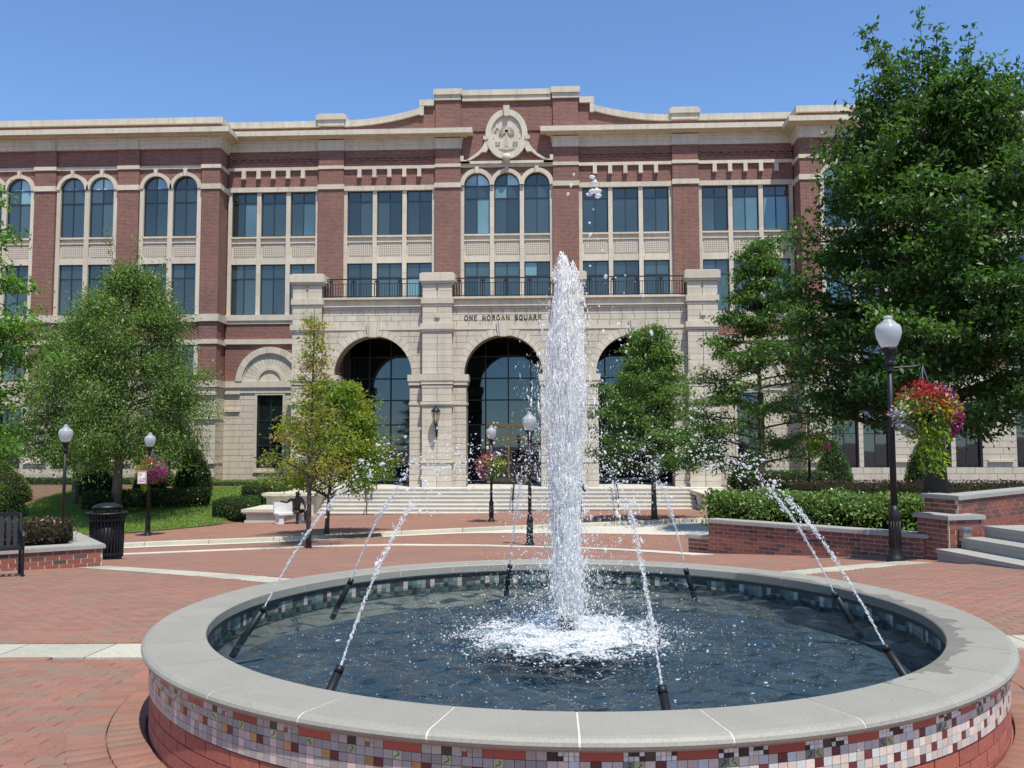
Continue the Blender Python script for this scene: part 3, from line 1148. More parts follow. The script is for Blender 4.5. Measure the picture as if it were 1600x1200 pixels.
for k in range(16):
    t = 2 * PI * k / 16 + .2
    em.box(X0 + .72 * math.cos(t) - .02, X0 + .72 * math.cos(t) + .02, 46.69, 46.76, 18.45 + .9 * math.sin(t) - .02, 18.45 + .9 * math.sin(t) + .02)
em.prism([(X0 - .45, 17.66), (X0, 17.58), (X0 + .45, 17.66), (X0 + .18, 17.78), (X0 - .18, 17.78)], 46.67, 46.76)
part('palm_relief', em, 'lime', crest, 'stuff')


def text(s, size, loc, m, parent, depth=0.02, spacing=1.0, rot=(PI / 2, 0, 0), name='lettering'):
    c = bpy.data.curves.new(name, 'FONT')
    c.body = s
    c.size = size
    c.extrude = depth
    c.space_character = spacing
    c.align_x = 'CENTER'
    c.offset = -.012 * size
    c.materials.append(m)
    tmp = bpy.data.objects.new(name, c)
    COL.objects.link(tmp)
    dg = bpy.context.evaluated_depsgraph_get()
    me = bpy.data.meshes.new_from_object(tmp.evaluated_get(dg))
    me.name = name
    bpy.data.objects.remove(tmp)
    return link(name, me, parent, None, loc, rot)


text('20', .30, (X0 - .48, 46.70, 17.86), M['lime'], crest, .03)
text('03', .30, (X0 + .48, 46.70, 17.86), M['lime'], crest, .03)

# --- ashlar blocks
BLK = []                                              # (polygon, y, priority)


def solid_spans(x0, x1, z, holes):
    """list of (left, right) solid at height z"""
    cut = []
    for h in holes:
        if h[0] == 'arch':
            _, xc, zc, r, hw, zb = h
            if zb <= z < zc:
                cut.append((xc - hw, xc + hw))
            elif zc <= z < zc + r:
                e = math.sqrt(max(0, r * r - (z - zc) ** 2))
                cut.append((xc - e, xc + e))
        else:
            _, a, b, c, d = h
            if c <= z < d:
                cut.append((a, b))
    cut.sort()
    out, p = [], x0
    for a, b in cut:
        if a > p:
            out.append((p, a))
        p = max(p, b)
    if p < x1:
        out.append((p, x1))
    return out


def ashlar(x0, x1, z0, z1, y, ch=.31, bwid=.58, holes=(), pri=1, gap=.0095):
    n = max(1, round((z1 - z0) / ch))
    ch = (z1 - z0) / n
    for k in range(n):
        za, zb = z0 + k * ch + gap, z0 + (k + 1) * ch - gap
        lev = [za + 1e-4, (za + zb) / 2, zb - 1e-4]
        SP = [solid_spans(x0, x1, z, holes) for z in lev]
        if not all(len(s) == len(SP[0]) for s in SP):
            SP = [max(SP, key=len)] * 3 if False else [SP[0]] * 3 if len(SP[0]) else [SP[1]] * 3
        for j in range(len(SP[0])):
            L = [SP[q][j][0] for q in range(3)]
            Rr = [SP[q][j][1] for q in range(3)]
            w_ = max(Rr) - min(L)
            m_ = max(1, round(w_ / bwid))
            offs = (.5 if k % 2 else 0)
            cuts = [min(L) + w_ * (i + offs * (i > 0)) / (m_ + (offs if m_ > 0 else 0)) for i in range(1, m_ + (1 if offs else 0))]
            cuts = [c for c in cuts if max(L) + .12 < c < min(Rr) - .12]
            ed = [None] + cuts + [None]
            for a, b in zip(ed[:-1], ed[1:]):
                lx = [v + gap for v in L] if a is None else [a + gap] * 3
                rx = [v - gap for v in Rr] if b is None else [b - gap] * 3
                if max(rx[i] - lx[i] for i in range(3)) < .05:
                    continue
                straight = len(set(lx)) == 1 and len(set(rx)) == 1
                if straight:
                    poly = [(lx[0], za), (rx[0], za), (rx[0], zb), (lx[0], zb)]
                else:
                    poly = [(lx[0], za), (max(rx[0], lx[0] + .01), za), (max(rx[1], lx[1] + .01), lev[1]), (max(rx[2], lx[2] + .01), zb), (lx[2], zb), (lx[1], lev[1])]
                BLK.append((poly, y, pri))


# --- entrance porch
XP, PP = -2.3, 6.51
PC = [XP + PP * k for k in (-1.5, -.5, .5, 1.5)]
AC = [XP + PP * k for k in (-1, 0, 1)]
YW, YP, FL = 43.4, 43.0, -.42
ZS, RA, HW = 5.12, 1.95, 1.84
pw = MB()
ends = [PC[0] - .73, PC[3] + .73]
edges = [ends[0]] + [e for a in AC for e in (a - HW, a + HW)] + [ends[1]]
for a, b in zip(edges[0::2], edges[1::2]):
    pw.box(a, b, YW, YW + .85, FL - .5, 4.45)
    pw.box(a + (.0 if a == ends[0] else 0), b, YW + .001, YW + .849, 4.45, ZS)
for k, a in enumerate(AC):
    l = ends[0] if k == 0 else (AC[k - 1] + a) / 2
    r = ends[1] if k == 2 else (AC[k + 1] + a) / 2
    pw.arch_panel(a, ZS, RA, l, r, 8.86, YW, YW + .85, 28)
part('porch_core', pw, 'mortar')
holes = [('arch', a, ZS, RA + .36, HW, FL - 1) for a in AC]
ashlar(ends[0], ends[1], FL, 4.45, YW - .03, .31, .60, [('rect', a - HW, a + HW, -5, 9) for a in AC], 2)
ashlar(ends[0], ends[1], ZS, 7.36, YW - .03, .31, .58, [('arch', a, ZS, RA + .36, RA, ZS) for a in AC], 3)
ashlar(ends[0], ends[1], 7.52, 8.40, YW - .03, .31, .58, [], 4)
lb = MB()
lb.box(ends[0], ends[1], YW - .07, YW + .1, 7.36, 7.52)
part('string_course', lb, 'lime')
for k, a in enumerate(AC):
    nv = 21
    for j in range(nv):
        t0, t1 = PI * j / nv + .004, PI * (j + 1) / nv - .004
        v = MB()
        for (r0, r1, yy) in ((RA - .002, RA + .13, YW - .10), (RA + .13, RA + .37, YW - .055)):
            v.ring(a, ZS, r0, r1, t0, t1, 2, yy, YW + .03)
        part('voussoir', v, 'lime')
    ks = MB().prism([(a - .17, 7.0), (a + .17, 7.0), (a + .24, 7.78), (a - .24, 7.78)], YW - .2, YW + .2)
    ks.prism([(a - .26, 7.02), (a - .18, 7.02), (a - .25, 7.74), (a - .35, 7.74)], YW - .15, YW + .02)
    ks.prism([(a + .18, 7.02), (a + .26, 7.02), (a + .35, 7.74), (a + .25, 7.74)], YW - .15, YW + .02)
    part('keystone', ks, 'lime')
# upper entablature between the piers
for k in range(3):
    a, b = PC[k] + .73, PC[k + 1] - .73
    e = MB()
    e.box(a, b, YW - .10, YW + .85, 8.40, 8.47)
    e.box(a, b, YW - .16, YW + .85, 8.52, 8.58)
    e.box(a, b, YW - .06, YW + .849, 8.47, 8.52)
    part('moulding', e, 'lime')
    for j in range(9):
        x_a, x_b = a + (b - a) * j / 9 + .004, a + (b - a) * (j + 1) / 9 - .004
        part('stone_block', MB().box(x_a, x_b, YW - .04, YW + .3, 8.585, 8.88), 'lime')
    part('coping_stone', MB().box(a, b, YW - .22, YW + .95, 8.885, 8.99), 'lime')
for c in PC:
    core = MB().box(c - .70, c + .70, YP + .03, YW + .85, FL - .6, 9.75)
    part('pier_core', core, 'mortar')
    for (za, zb) in ((FL - .02, .74), (.92, 3.50), (3.78, 4.44), (5.14, 7.20), (7.62, 8.46), (8.92, 9.60)):
        n = max(1, round((zb - za) / .31))
        for i in range(n):
            z_a, z_b = za + (zb - za) * i / n + .006, za + (zb - za) * (i + 1) / n - .006
            if i % 2 == 0:
                xs_ = [(c - .73, c - .012), (c + .012, c + .73)]
            else:
                xs_ = [(c - .73, c - .012), (c + .012, c + .73)]
            for (a, b) in xs_:
                BLK.append(([(a, z_a), (b, z_a), (b, z_b), (a, z_b)], YP, 5))
    for (za, zb, p, hw) in ((9.74, 10.12, .14, .73), (9.62, 9.74, .07, .73), (8.62, 8.92, .07, .73), (8.48, 8.60, .02, .73), (7.34, 7.62, .10, .73),
                            (7.22, 7.34, .05, .73), (4.80, 5.12, .10, .73), (4.62, 4.80, .06, .73), (4.45, 4.58, .02, .73), (3.62, 3.76, .08, .73), (3.52, 3.60, .03, .73), (.76, .90, .06, .73)):
        b_ = MB().box(c - hw - p, c + hw + p, YP - p, YW + .86 if za > 9 else YW + .1, za, zb)
        part('pier_band', b_, 'lime')
    part('pier_cap_top', MB().box(c - .79, c + .79, YP - .06, YW + .86, 10.12, 10.17), 'lime')
    part('drain_stone', MB().box(c - .06, c + .06, YP - .03, YP + .05, 9.36, 9.50), 'mortar')
    bo = MB().box(c - .11, c + .11, YP - .08, YP + .05, 7.92, 8.13)
    bo.box(c - .14, c + .14, YP - .05, YP + .05, 7.88, 7.92)
    part('wall_boss', bo, 'lime_pale')
# impost bands on the wall either side of each pier
for a, b in zip(edges[0::2], edges[1::2]):
    i_ = MB().box(a - .10 * (a != ends[0]), b + .10 * (b != ends[1]), YW - .10, YW + .9, 4.801, 5.121)
    i_.box(a - .05 * (a != ends[0]), b + .05 * (b != ends[1]), YW - .06, YW + .88, 4.60, 4.801)
    i_.box(a - .03, b + .03, YW - .07, YW + .86, 3.62, 3.74)
    i_.box(a, b, YW - .06, YW + .86, .77, .89)
    part('impost_band', i_, 'lime')
# carved inscription: thin roman capitals, one object for each letter
STROKES = {
    'O': [('arc', .5, .5, .44, .5, 0, 2 * PI)],
    'Q': [('arc', .5, .5, .44, .5, 0, 2 * PI), ('l', .55, .25, .98, -.12)],
    'N': [('l', .12, 0, .12, 1), ('l', .12, 1, .88, 0), ('l', .88, 0, .88, 1), ('s', .12, 0), ('s', .12, 1), ('s', .88, 1)],
    'E': [('l', .15, 0, .15, 1), ('l', .15, 1, .8, 1), ('l', .15, .52, .65, .52), ('l', .15, 0, .85, 0), ('v', .8, .93), ('v', .84, .07)],
    'M': [('l', .08, 0, .18, 1), ('l', .18, 1, .5, .12), ('l', .5, .12, .82, 1), ('l', .82, 1, .92, 0), ('s', .08, 0), ('s', .92, 0)],
    'R': [('l', .15, 0, .15, 1), ('arc', .42, .75, .3, .25, -PI / 2, PI / 2), ('l', .15, 1, .42, 1), ('l', .15, .5, .42, .5), ('l', .45, .5, .88, 0), ('s', .15, 0)],
    'G': [('arc', .5, .5, .42, .5, .9, 2 * PI - .6), ('l', .88, .45, .88, .1), ('s', .85, .45)],
    'A': [('l', .05, 0, .5, 1), ('l', .5, 1, .95, 0), ('l', .24, .36, .76, .36), ('s', .07, 0), ('s', .93, 0)],
    'S': [('arc', .5, .74, .3, .25, .6, 1.5 * PI), ('arc', .5, .25, .33, .25, -PI + .5, PI / 2)],
    'U': [('l', .14, 1, .14, .35), ('arc', .5, .36, .36, .36, PI, 2 * PI), ('l', .86, .35, .86, 1), ('s', .14, 1), ('s', .86, 1)]}


def carve(word, x, z, h, w_, gap, y):
    for ch in word:
        if ch == ' ':
            x += w_ * .95
            continue
        mb = MB()
        th_ = h * .15

        def seg(a, b, c, d, t=th_):
            p, q = Vector((x + a * w_, z + b * h)), Vector((x + c * w_, z + d * h))
            n = (q - p).normalized()
            s_ = Vector((-n.y, n.x)) * t / 2
            e = n * t * .3
            mb.prism([tuple(v) for v in (p - s_ - e, q - s_ + e, q + s_ + e, p + s_ - e)], y, y + .05)
        for st_ in STROKES[ch]:
            if st_[0] == 'l':
                seg(*st_[1:], t=th_ * (1.0 if abs(st_[1] - st_[3]) < .2 or st_[4] < st_[2] else .75))
            elif st_[0] == 's':
                seg(st_[1] - .12, st_[2], st_[1] + .12, st_[2], th_ * .55)
            elif st_[0] == 'v':
                seg(st_[1], st_[2] - .08, st_[1], st_[2] + .08, th_ * .55)
            else:
                _, cx, cz, rx, rz_, a0, a1 = st_
                nn = 14
                for k in range(nn):
                    t0, t1 = a0 + (a1 - a0) * k / nn, a0 + (a1 - a0) * (k + 1) / nn
                    seg(cx + rx * math.cos(t0), cz + rz_ * math.sin(t0), cx + rx * math.cos(t1), cz + rz_ * math.sin(t1))
        part('letter', mb, 'lettering')
        x += w_ + gap


carve('ONE MORGAN SQUARE', -4.24, 7.83, .235, .185, .052, YW - .055)
# terrace slab, ceiling, side walls, floor
ts = MB().box(ends[0], ends[1], YW + .851, 46.85, 8.55, 8.84)
part('terrace_slab', ts, 'concrete')
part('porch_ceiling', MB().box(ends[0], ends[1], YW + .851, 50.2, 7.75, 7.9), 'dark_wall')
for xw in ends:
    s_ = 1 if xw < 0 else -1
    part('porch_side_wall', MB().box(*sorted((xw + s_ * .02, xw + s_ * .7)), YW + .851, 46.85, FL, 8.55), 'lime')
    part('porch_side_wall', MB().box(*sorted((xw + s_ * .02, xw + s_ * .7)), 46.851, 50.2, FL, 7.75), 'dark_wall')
part('porch_floor', MB().box(ends[0], ends[1], YP - .9, 50.2, FL - .2, FL), 'step')
# glazed lobby front
for k, a in enumerate(AC):
    lw = MB()
    lw.box(a - 3.25, a - 2.3, 48.22, 48.7, FL, 7.75)
    lw.box(a + 2.3, a + 3.25, 48.22, 48.7, FL, 7.75)
    part('lobby_pier', lw, 'dark_wall')
    gf = MB()
    vx = [-2.3, -1.2, 0, 1.2, 2.3]
    if k == 1:
        vx = [-2.3, -1.25, 0, 1.25, 2.3]
    for v in vx:
        gf.box(a + v - .035, a + v + .035, 48.30, 48.45, FL, 7.75)
    hz = [FL, 2.75, 4.1, 5.3, 6.5, 7.75]
    for z in hz[1:]:
        gf.box(a - 2.3, a + 2.3, 48.31, 48.44, z - .035, z + .035)
    lwn = part('lobby_glazing', gf, 'frame')
    for i in range(4):
        for j in range(5):
            if k == 1 and j == 0 and i in (1, 2):
                continue
            hx, hz_ = (vx[i + 1] - vx[i]) / 2 - .035, (hz[j + 1] - hz[j]) / 2 - .035
            p_ = MB().box(-hx, hx, -.005, .005, -hz_, hz_).obj('pane', M['glass_lobby'], lwn, loc=(a + (vx[i] + vx[i + 1]) / 2, 48.38, (hz[j] + hz[j + 1]) / 2))
            p_.rotation_euler = (R(random.uniform(-.12, .12)), 0, R(random.uniform(-.2, .2)))
dr = MB()
for x_a in (X0 - 1.22, X0 - .06, X0 + 1.10):
    dr.box(x_a, x_a + .12, 48.20, 48.42, FL, 2.62)
dr.box(X0 - 1.22, X0 + 1.22, 48.20, 48.42, 2.62, 2.80)
dr.box(X0 - 1.10, X0 + 1.10, 48.22, 48.40, FL + .02, FL + .25)
dr.box(X0 - 1.10, X0 + 1.10, 48.22, 48.40, 1.95, 2.03)
door = part('entrance_door', dr, 'brass')
for s in (-1, 1):
    part('pane', MB().box(*sorted((X0 + s * .07, X0 + s * 1.09)), 48.30, 48.31, FL + .25, 2.6), 'glass_lobby', door)
    part('handle', MB().tube([(X0 + s * .16, 48.16, .5), (X0 + s * .16, 48.14, .9), (X0 + s * .16, 48.16, 1.3)], .02, 6), 'brass', door)

# railing on the terrace
for k in range(3):
    a, b = PC[k] + .78, PC[k + 1] - .78
    yr = YW + .1
    rl = MB()
    rl.box(a, b, yr - .03, yr + .03, 9.94, 9.99)
    rl.box(a, b, yr - .015, yr + .015, 9.72, 9.75)
    rl.box(a, b, yr - .02, yr + .02, 9.07, 9.11)
    rail = part('railing', rl, 'iron')
    nb = 38
    for i in range(nb + 1):
        x_ = a + (b - a) * i / nb
        if i % 9 == 2 or i in (0, nb):
            q = MB().box(x_ - .03, x_ + .03, yr - .03, yr + .03, 8.99, 9.94)
            for s in (-1, 1):
                q.box(x_ + s * .10 - .012, x_ + s * .10 + .012, yr - .012, yr + .012, 9.1, 9.94)
            q.box(x_ - .09, x_ + .09, yr - .01, yr + .01, 9.80, 9.88)
            part('rail_post', q, 'iron', rail)
        else:
            part('baluster', MB().box(x_ - .011, x_ + .011, yr - .011, yr + .011, 9.10, 9.73), 'iron', rail)

# --- end bays at ground level: blind arch over a tall window
for i in (0, 4):
    c = bay[i]
    x0, x1 = (XL, c + 3.9) if i == 0 else (c - 3.9, XR)
    core = MB()
    core.box(x0, c - .70, 46.83, 47.2, -.9, 4.75)
    core.box(c + .70, x1, 46.83, 47.2, -.9, 4.75)
    core.box(c - .70, c + .70, 46.83, 47.2, -.9, .28)
    core.box(c - .70, c + .70, 46.83, 47.2, 4.35, 4.75)
    part('base_core', core, 'mortar')
    ashlar(x0, x1, -.9, 4.45, 46.80, .33, .9, [('rect', c - .74, c + .74, .2, 4.42)], 1)
    fr = MB()
    fr.box(c - .82, c - .70, 46.76, 47.1, .28, 4.35)
    fr.box(c + .70, c + .82, 46.76, 47.1, .28, 4.35)
    fr.box(c - .82, c + .82, 46.76, 47.1, 4.35, 4.45)
    fr.box(c - .86, c + .86, 46.72, 47.1, .18, .28)
    part('window_surround', fr, 'lime')
    window(c, .28, 1.39, 4.07, 46.95, transom=(.33, .66), lobby=True)
    bd = MB()
    bd.box(x0, x1, 46.66, 47.0, 4.76, 5.09)
    bd.box(x0, x1, 46.74, 47.0, 4.46, 4.76)
    part('impost_band', bd, 'lime')
    for s in (-1, 1):
        pd = MB()
        xa = c + s * 2.05
        pd.box(xa - .42, xa + .42, 46.68, 46.85, 4.40, 4.52)
        pd.box(xa - .40, xa + .40, 46.70, 46.85, 3.45, 3.60)
        part('pier_band', pd, 'lime')
    part('stone_band', MB().box(x0, x1, 46.74, 47.0, 7.11, 7.38), 'lime')
    part('tympanum', MB().arch_panel(c, 5.09, .55, c - .001, c + .001, 5.64, 46.80, 46.82, 2) if False else MB().prism([(c + .62 * math.cos(PI * k / 16), 5.09 + .62 * math.sin(PI * k / 16)) for k in range(17)], 46.74, 46.85), 'lime')
    part('arch_ring', MB().ring(c, 5.09, .60, .72, 0, PI, 18, 46.66, 46.85), 'lime')
    part('arch_ring', MB().ring(c, 5.09, .72, .82, 0, PI, 18, 46.71, 46.85), 'lime')
    for k in range(17):
        part('voussoir', MB().ring(c, 5.09, .82, 1.42, PI * k / 17 + .006, PI * (k + 1) / 17 - .006, 2, 46.75, 46.85), 'lime')
    for k in range(13):
        v = MB().ring(c, 5.09, 1.42, 1.52, PI * k / 13 + .002, PI * (k + 1) / 13 - .002, 2, 46.70, 46.85)
        v.ring(c, 5.09, 1.52, 1.86, PI * k / 13 + .002, PI * (k + 1) / 13 - .002, 2, 46.62, 46.85)
        part('voussoir', v, 'lime')

# --- projecting wings
DZ = -.15
YT = 45.6
for sg in (-1, 1):
    mx = lambda x: x if sg < 0 else 2 * X0 - x
    bx = lambda a, b: tuple(sorted((mx(a), mx(b))))
    T = [-20.33, -24.91, -29.49]
    edge = XL
    far = -32.4
    part('brick_wall', MB().box(*bx(edge - .05, edge - .9), YT + .3, 47.3, 5.0, 18.5), 'brick')
    for t in T:
        bwl = MB()
        for s in (-1, 1):
            bwl.arch_panel(mx(t + s * .81), 15.45, .71, *bx(t + s * .81 - .81 - (.92 if s < 0 else 0), t + s * .81 + .81 + (.92 if s > 0 else 0)), 16.6, YT + .16, YT + .5, 16)
        bwl.box(*bx(t - 1.73, t + 1.73), YT + .16, YT + .5, 16.6, 18.56)
        part('brick_wall', bwl, 'brick')
        part('brick_wall', MB().box(*bx(t - 1.73, t + 1.73), YT + .16, YT + .5, 7.0, 8.2), 'brick')
    part('inner_wall', MB().box(*bx(edge - .4, far), YT + .7, 47.2, -1.5, 18.5), 'dark_wall')
    piers = [(-18.60, edge), (-23.20, -22.05), (-27.78, -26.63), (-32.4, -31.2)]
    for (a, b) in piers:
        pl = MB().box(*bx(a, b), YT, YT + .6, 5.08, 18.56)
        for k in (-.16, .16):
            xm = mx((a + b) / 2 + k)
            pl.box(xm - .012, xm + .012, YT - .008, YT + .01, 8.6, 15.3)
        part('pilaster', pl, 'brick')
        e0, e1 = bx(a - .03, b + .03)
        for (za, zb, p) in ((15.36, 15.64, .06), (16.50, 16.70, .06), (8.22, 8.60, .10), (7.02, 7.26, .06), (4.72, 5.08, .14)):
            part('stone_band', MB().box(e0, e1, YT - p, YT + .3, za, zb), 'lime')
    # bands along the side return
    for (za, zb, p) in ((15.36, 15.64, .06), (16.50, 16.70, .06), (8.22, 8.60, .10), (7.02, 7.26, .06), (4.72, 5.08, .14)):
        part('stone_band', MB().box(*bx(edge - .3, edge + p), YT - p + .001, 46.84, za + .001, zb + .001), 'lime')
    for t in T:
        part('stone_band', MB().box(*bx(t - 1.73, t + 1.73), YT + .06, YT + .3, 16.51, 16.69), 'lime')
        part('sill_band', MB().box(*bx(t - 1.72, t + 1.72), YT + .0, YT + .5, 8.20, 8.59).box(*bx(t - 1.72, t + 1.72), YT + .06, YT + .5, 6.98, 7.24).box(*bx(t - 1.72, t + 1.72), YT + .02, YT + .5, 4.70, 5.07), 'lime')
        for xa, xb in ((t - 1.68, t - 1.46), (t - .13, t + .13), (t + 1.46, t + 1.68)):
            part('stone_mullion', MB().box(*bx(xa, xb), YT + .10, YT + .5, 5.07, 6.98).box(*bx(xa, xb), YT + .10, YT + .5, 8.6, 15.45), 'lime')
        for s in (-1, 1):
            xc = mx(t + s * .81)
            window(xc, 12.84, 1.36, 15.45 - 12.84, YT + .22, spring=True, transom=(.72,))
            part('arch_ring', MB().ring(xc, 15.45, .675, .87, 0, PI, 16, YT + .04, YT + .4), 'lime')
            part('keystone', MB().prism([(xc - .06, 16.1), (xc + .06, 16.1), (xc + .10, 16.5), (xc - .10, 16.5)], YT - .02, YT + .2), 'lime')
            window(xc, 8.62, 1.36, 11.36 - 8.62, YT + .22, transom=(.72,))
            window(xc, 5.09, 1.36, 6.96 - 5.09, YT + .22, transom=(.7,))
            sp = MB().box(xc - .68, xc + .68, YT + .22, YT + .5, 11.36, 12.84)
            sp.box(xc - .68, xc + .68, YT + .14, YT + .25, 11.36, 11.70)
            sp.box(xc - .68, xc + .68, YT + .10, YT + .25, 12.74, 12.84)
            sp.box(xc - .68, xc + .68, YT + .15, YT + .25, 12.48, 12.55)
            s_ = part('spandrel', sp, 'lime')
            part('grid_panel', MB().box(xc - .60, xc + .60, YT + .195, YT + .25, 11.78, 12.42), 'grid', s_)
    # stone base
    hol = []
    core = MB()
    pr = [edge]
    for t in T:
        for s in (1, -1):
            a, b = t + s * .78 - .66, t + s * .78 + .66
            lo, hi = bx(a, b)
            hol.append(('rect', lo, hi, .4, 3.6))
            window(mx(t + s * .78), .4, 1.32, 3.2, YT + .18, transom=(.55,), lobby=True)
            pr += [b, a]
    pr.append(far)
    for a, b in zip(pr[0::2], pr[1::2]):
        core.box(*bx(a, b), YT - .02, YT + .5, -1.2, 4.7)
    for a, b in zip(pr[1::2], pr[2::2]):
        core.box(*bx(a, b), YT - .02, YT + .5, -1.2, .4)
        core.box(*bx(a, b), YT - .02, YT + .5, 3.6, 4.7)
    core.box(*bx(edge - .02, edge - .6), YT + .5, 47.2, -1.2, 4.7)
    part('base_core', core, 'mortar')
    lo, hi = bx(far, edge)
    ashlar(lo, hi, -1.2, 4.70, YT - .05, .33, .95, hol, 0)
    sr = MB()
    nco = 18
    for k in range(nco):
        za = -1.2 + 5.9 * k / nco
        sr.box(*bx(edge - .02, edge + .03), YT - .04, 46.8, za + .007, za + 5.9 / nco - .007)
    part('base_return', sr, 'lime')
    for (a, b) in piers[:3]:
        bd = MB()
        e0, e1 = bx(a - .05, b + .06 if b == edge else b + .05)
        for (za, zb, p) in ((4.30, 4.42, .12), (3.02, 3.20, .12), (.70, .80, .10)):
            bd.box(e0, e1, YT - .05 - p, YT + .3 if b != edge else 46.7, za, zb)
        part('pier_band', bd, 'lime')
    # cornice and parapet
    a, b = bx(far, edge)
    cornice(a, b, YT + .02, DZ, sg > 0, sg < 0)
    cc = MB()
    for k, (za, zb, p) in enumerate(PROF):
        cc.box(*bx(edge - .2, edge + p), YT + .36, 46.86, za + DZ - .001, zb + DZ - .001)
    part('cornice_return', cc, 'lime_pale')
    part('parapet', MB().box(*bx(far, edge - .02), YT - .04, YT + .5, 18.54, 18.90).box(*bx(edge - .5, edge - .03), YT + .5, 47.2, 18.54, 18.899), 'brick')
    n = 6
    for k in range(n):
        a0, a1 = bx(far + (edge - far) * k / n, far + (edge - far) * (k + 1) / n)
        part('coping_stone', MB().box(a0 + .004, a1 - .004, YT - .22, YT + .6, 18.90, 19.23), 'lime_pale')
    part('coping_stone', MB().box(*bx(edge - .6, edge + .16), YT + .601, 46.62, 18.90, 19.23).box(*bx(edge + .004, edge + .16), YT - .215, YT + .6, 18.905, 19.225), 'lime_pale')
    for (pa, pb) in piers[:3]:
        part('cornice_block', MB().box(*bx(pa, pb - .02), YT - .12, YT + .2, 17.58, 18.13), 'lime_pale')

# hand the ashlar blocks out: the 300 that show largest singly, the rest joined
BLK.sort(key=lambda q: -q[2] * 10 - min(1.2, abs(q[0][1][0] - q[0][0][0])))
rest = {}
for k, (poly, y, pri) in enumerate(BLK):
    if k < 300:
        part('stone_block', MB().prism(poly, y, y + .09), 'lime')
    else:
        rest.setdefault('a', MB()).prism(poly, y, y + .09)
if rest:
    part('stone_blocks', rest['a'], 'lime', kind='stuff')

# wall lantern on the porch pier
def wall_lantern(x, y, z, label):
    t = thing('wall_lantern', label, 'lantern', (x, y, z))
    body = MB()
    for k in range(6):
        a = 2 * PI * k / 6
        body.tube([(.07 * math.cos(a), -.38 + .07 * math.sin(a), -.42), (.13 * math.cos(a), -.38 + .13 * math.sin(a), -.2), (.19 * math.cos(a), -.38 + .19 * math.sin(a), .06), (.2 * math.cos(a), -.38 + .2 * math.sin(a), .22)], .014, 5)
    body.lathe([(.22, .2), (.24, .24), (.2, .28), (.11, .38), (.05, .43), (.04, .5), (.001, .56)], 12, (0, -.38, 0))
    body.lathe([(.001, -.52), (.05, -.5), (.09, -.44), (.08, -.4), (.001, -.39)], 10, (0, -.38, 0))
    body.obj('lantern_frame', M['iron'], t)
    MB().lathe([(.05, -.4), (.10, -.2), (.155, .06), (.165, .2)], 12, (0, -.38, 0)).obj('lantern_glass', M['lantern_glass'], t, True)
    br = MB().tube([(0, -.38, -.5), (0, -.36, -.64), (0, -.22, -.74), (0, 0, -.78)], .03, 6)
    br.lathe([(.001, -1.05), (.05, -1.0), (.07, -.8), (.04, -.6), (.001, -.56)], 10, (0, -.04, 0))
    br.obj('bracket', M['iron'], t)


wall_lantern(PC[1] + .0, YP - .03, 3.05, 'black iron wall lantern on the pier left of the central arch')

# entrance steps
st = thing('entrance_steps', 'broad flight of pale stone steps up to the entrance arches', 'steps', (X0, 41.5, -1.5))
for k in range(7):
    z1 = FL - .165 * k - .003
    y0 = 42.1 - .34 * (k + 1)
    mbs = MB().box(ends[0] + .9 - X0, 6.6 - X0 + .0, y0 - 41.5, 42.6 - 41.5, z1 - .165 + 1.5 - (.4 if k == 6 else 0), z1 + 1.5)
    mbs.box(ends[0] + .9 - X0, 6.6 - X0, y0 - .03 - 41.5, y0 - 41.5, z1 - .05 + 1.5, z1 - .002 + 1.5)
    mbs.obj('step', M['step'], st)


def handrail(x, label, grp):
    t = thing('handrail', label, 'handrail', (x, 39.7, -1.45), 0, grp)
    for s in (0,):
        r = MB().tube([(0, -.35, .55), (0, -.3, .86), (0, .0, .92), (0, 2.3, 2.02), (0, 2.7, 2.04), (0, 2.75, 1.75)], .025, 6)
        r.obj('rail', M['iron'], t)
        for yy, zt, zb in ((0, .9, -.15), (2.3, 2.0, .85), (1.15, 1.46, .4)):
            MB().tube([(0, yy, zb), (0, yy, zt)], .022, 6).obj('post', M['iron'], t)


handrail(-8.3, 'black handrail on the steps before the left arch', 'handrails on the steps')
handrail(-1.7, 'black handrail on the steps before the central arch', 'handrails on the steps')
handrail(3.0, 'black handrail on the steps behind the green young tree', 'handrails on the steps')

# stone plinths beside the steps
def plinth(name, label, x0, x1, y0, y1, z0, z1, z2=None):
    t = thing(name, label, 'plinth', ((x0 + x1) / 2, (y0 + y1) / 2, z0))
    a, b, c, d = -(x1 - x0) / 2, (x1 - x0) / 2, -(y1 - y0) / 2, (y1 - y0) / 2
    h = z1 - z0
    MB().box(a - .05, b + .05, c - .05, d, 0, .24).obj('base', M['lime_pale'], t)
    n = 3
    MB().box(a + .02, b - .02, c + .02, d, .2, h - .2).obj('core', M['mortar'], t)
    for k in range(n):
        MB().box(a + (b - a) * k / n + .005, a + (b - a) * (k + 1) / n - .005, c, c + .2, .245, h - .21).obj('stone_block', M['lime_pale'], t)
    for k in range(4):
        for s in (a, b):
            MB().box(*sorted((s, s + (.15 if s < 0 else -.15))), c + .205 + (d - c - .2) * k / 4, c + .195 + (d - c - .2) * (k + 1) / 4, .245, h - .21).obj('stone_block', M['lime_pale'], t)
    MB().box(a - .10, b + .10, c - .10, d, h - .2, h - .12).obj('moulding', M['lime_pale'], t)
    MB().box(a - .16, b + .16, c - .16, d, h - .12, h).obj('cap', M['lime_pale'], t)


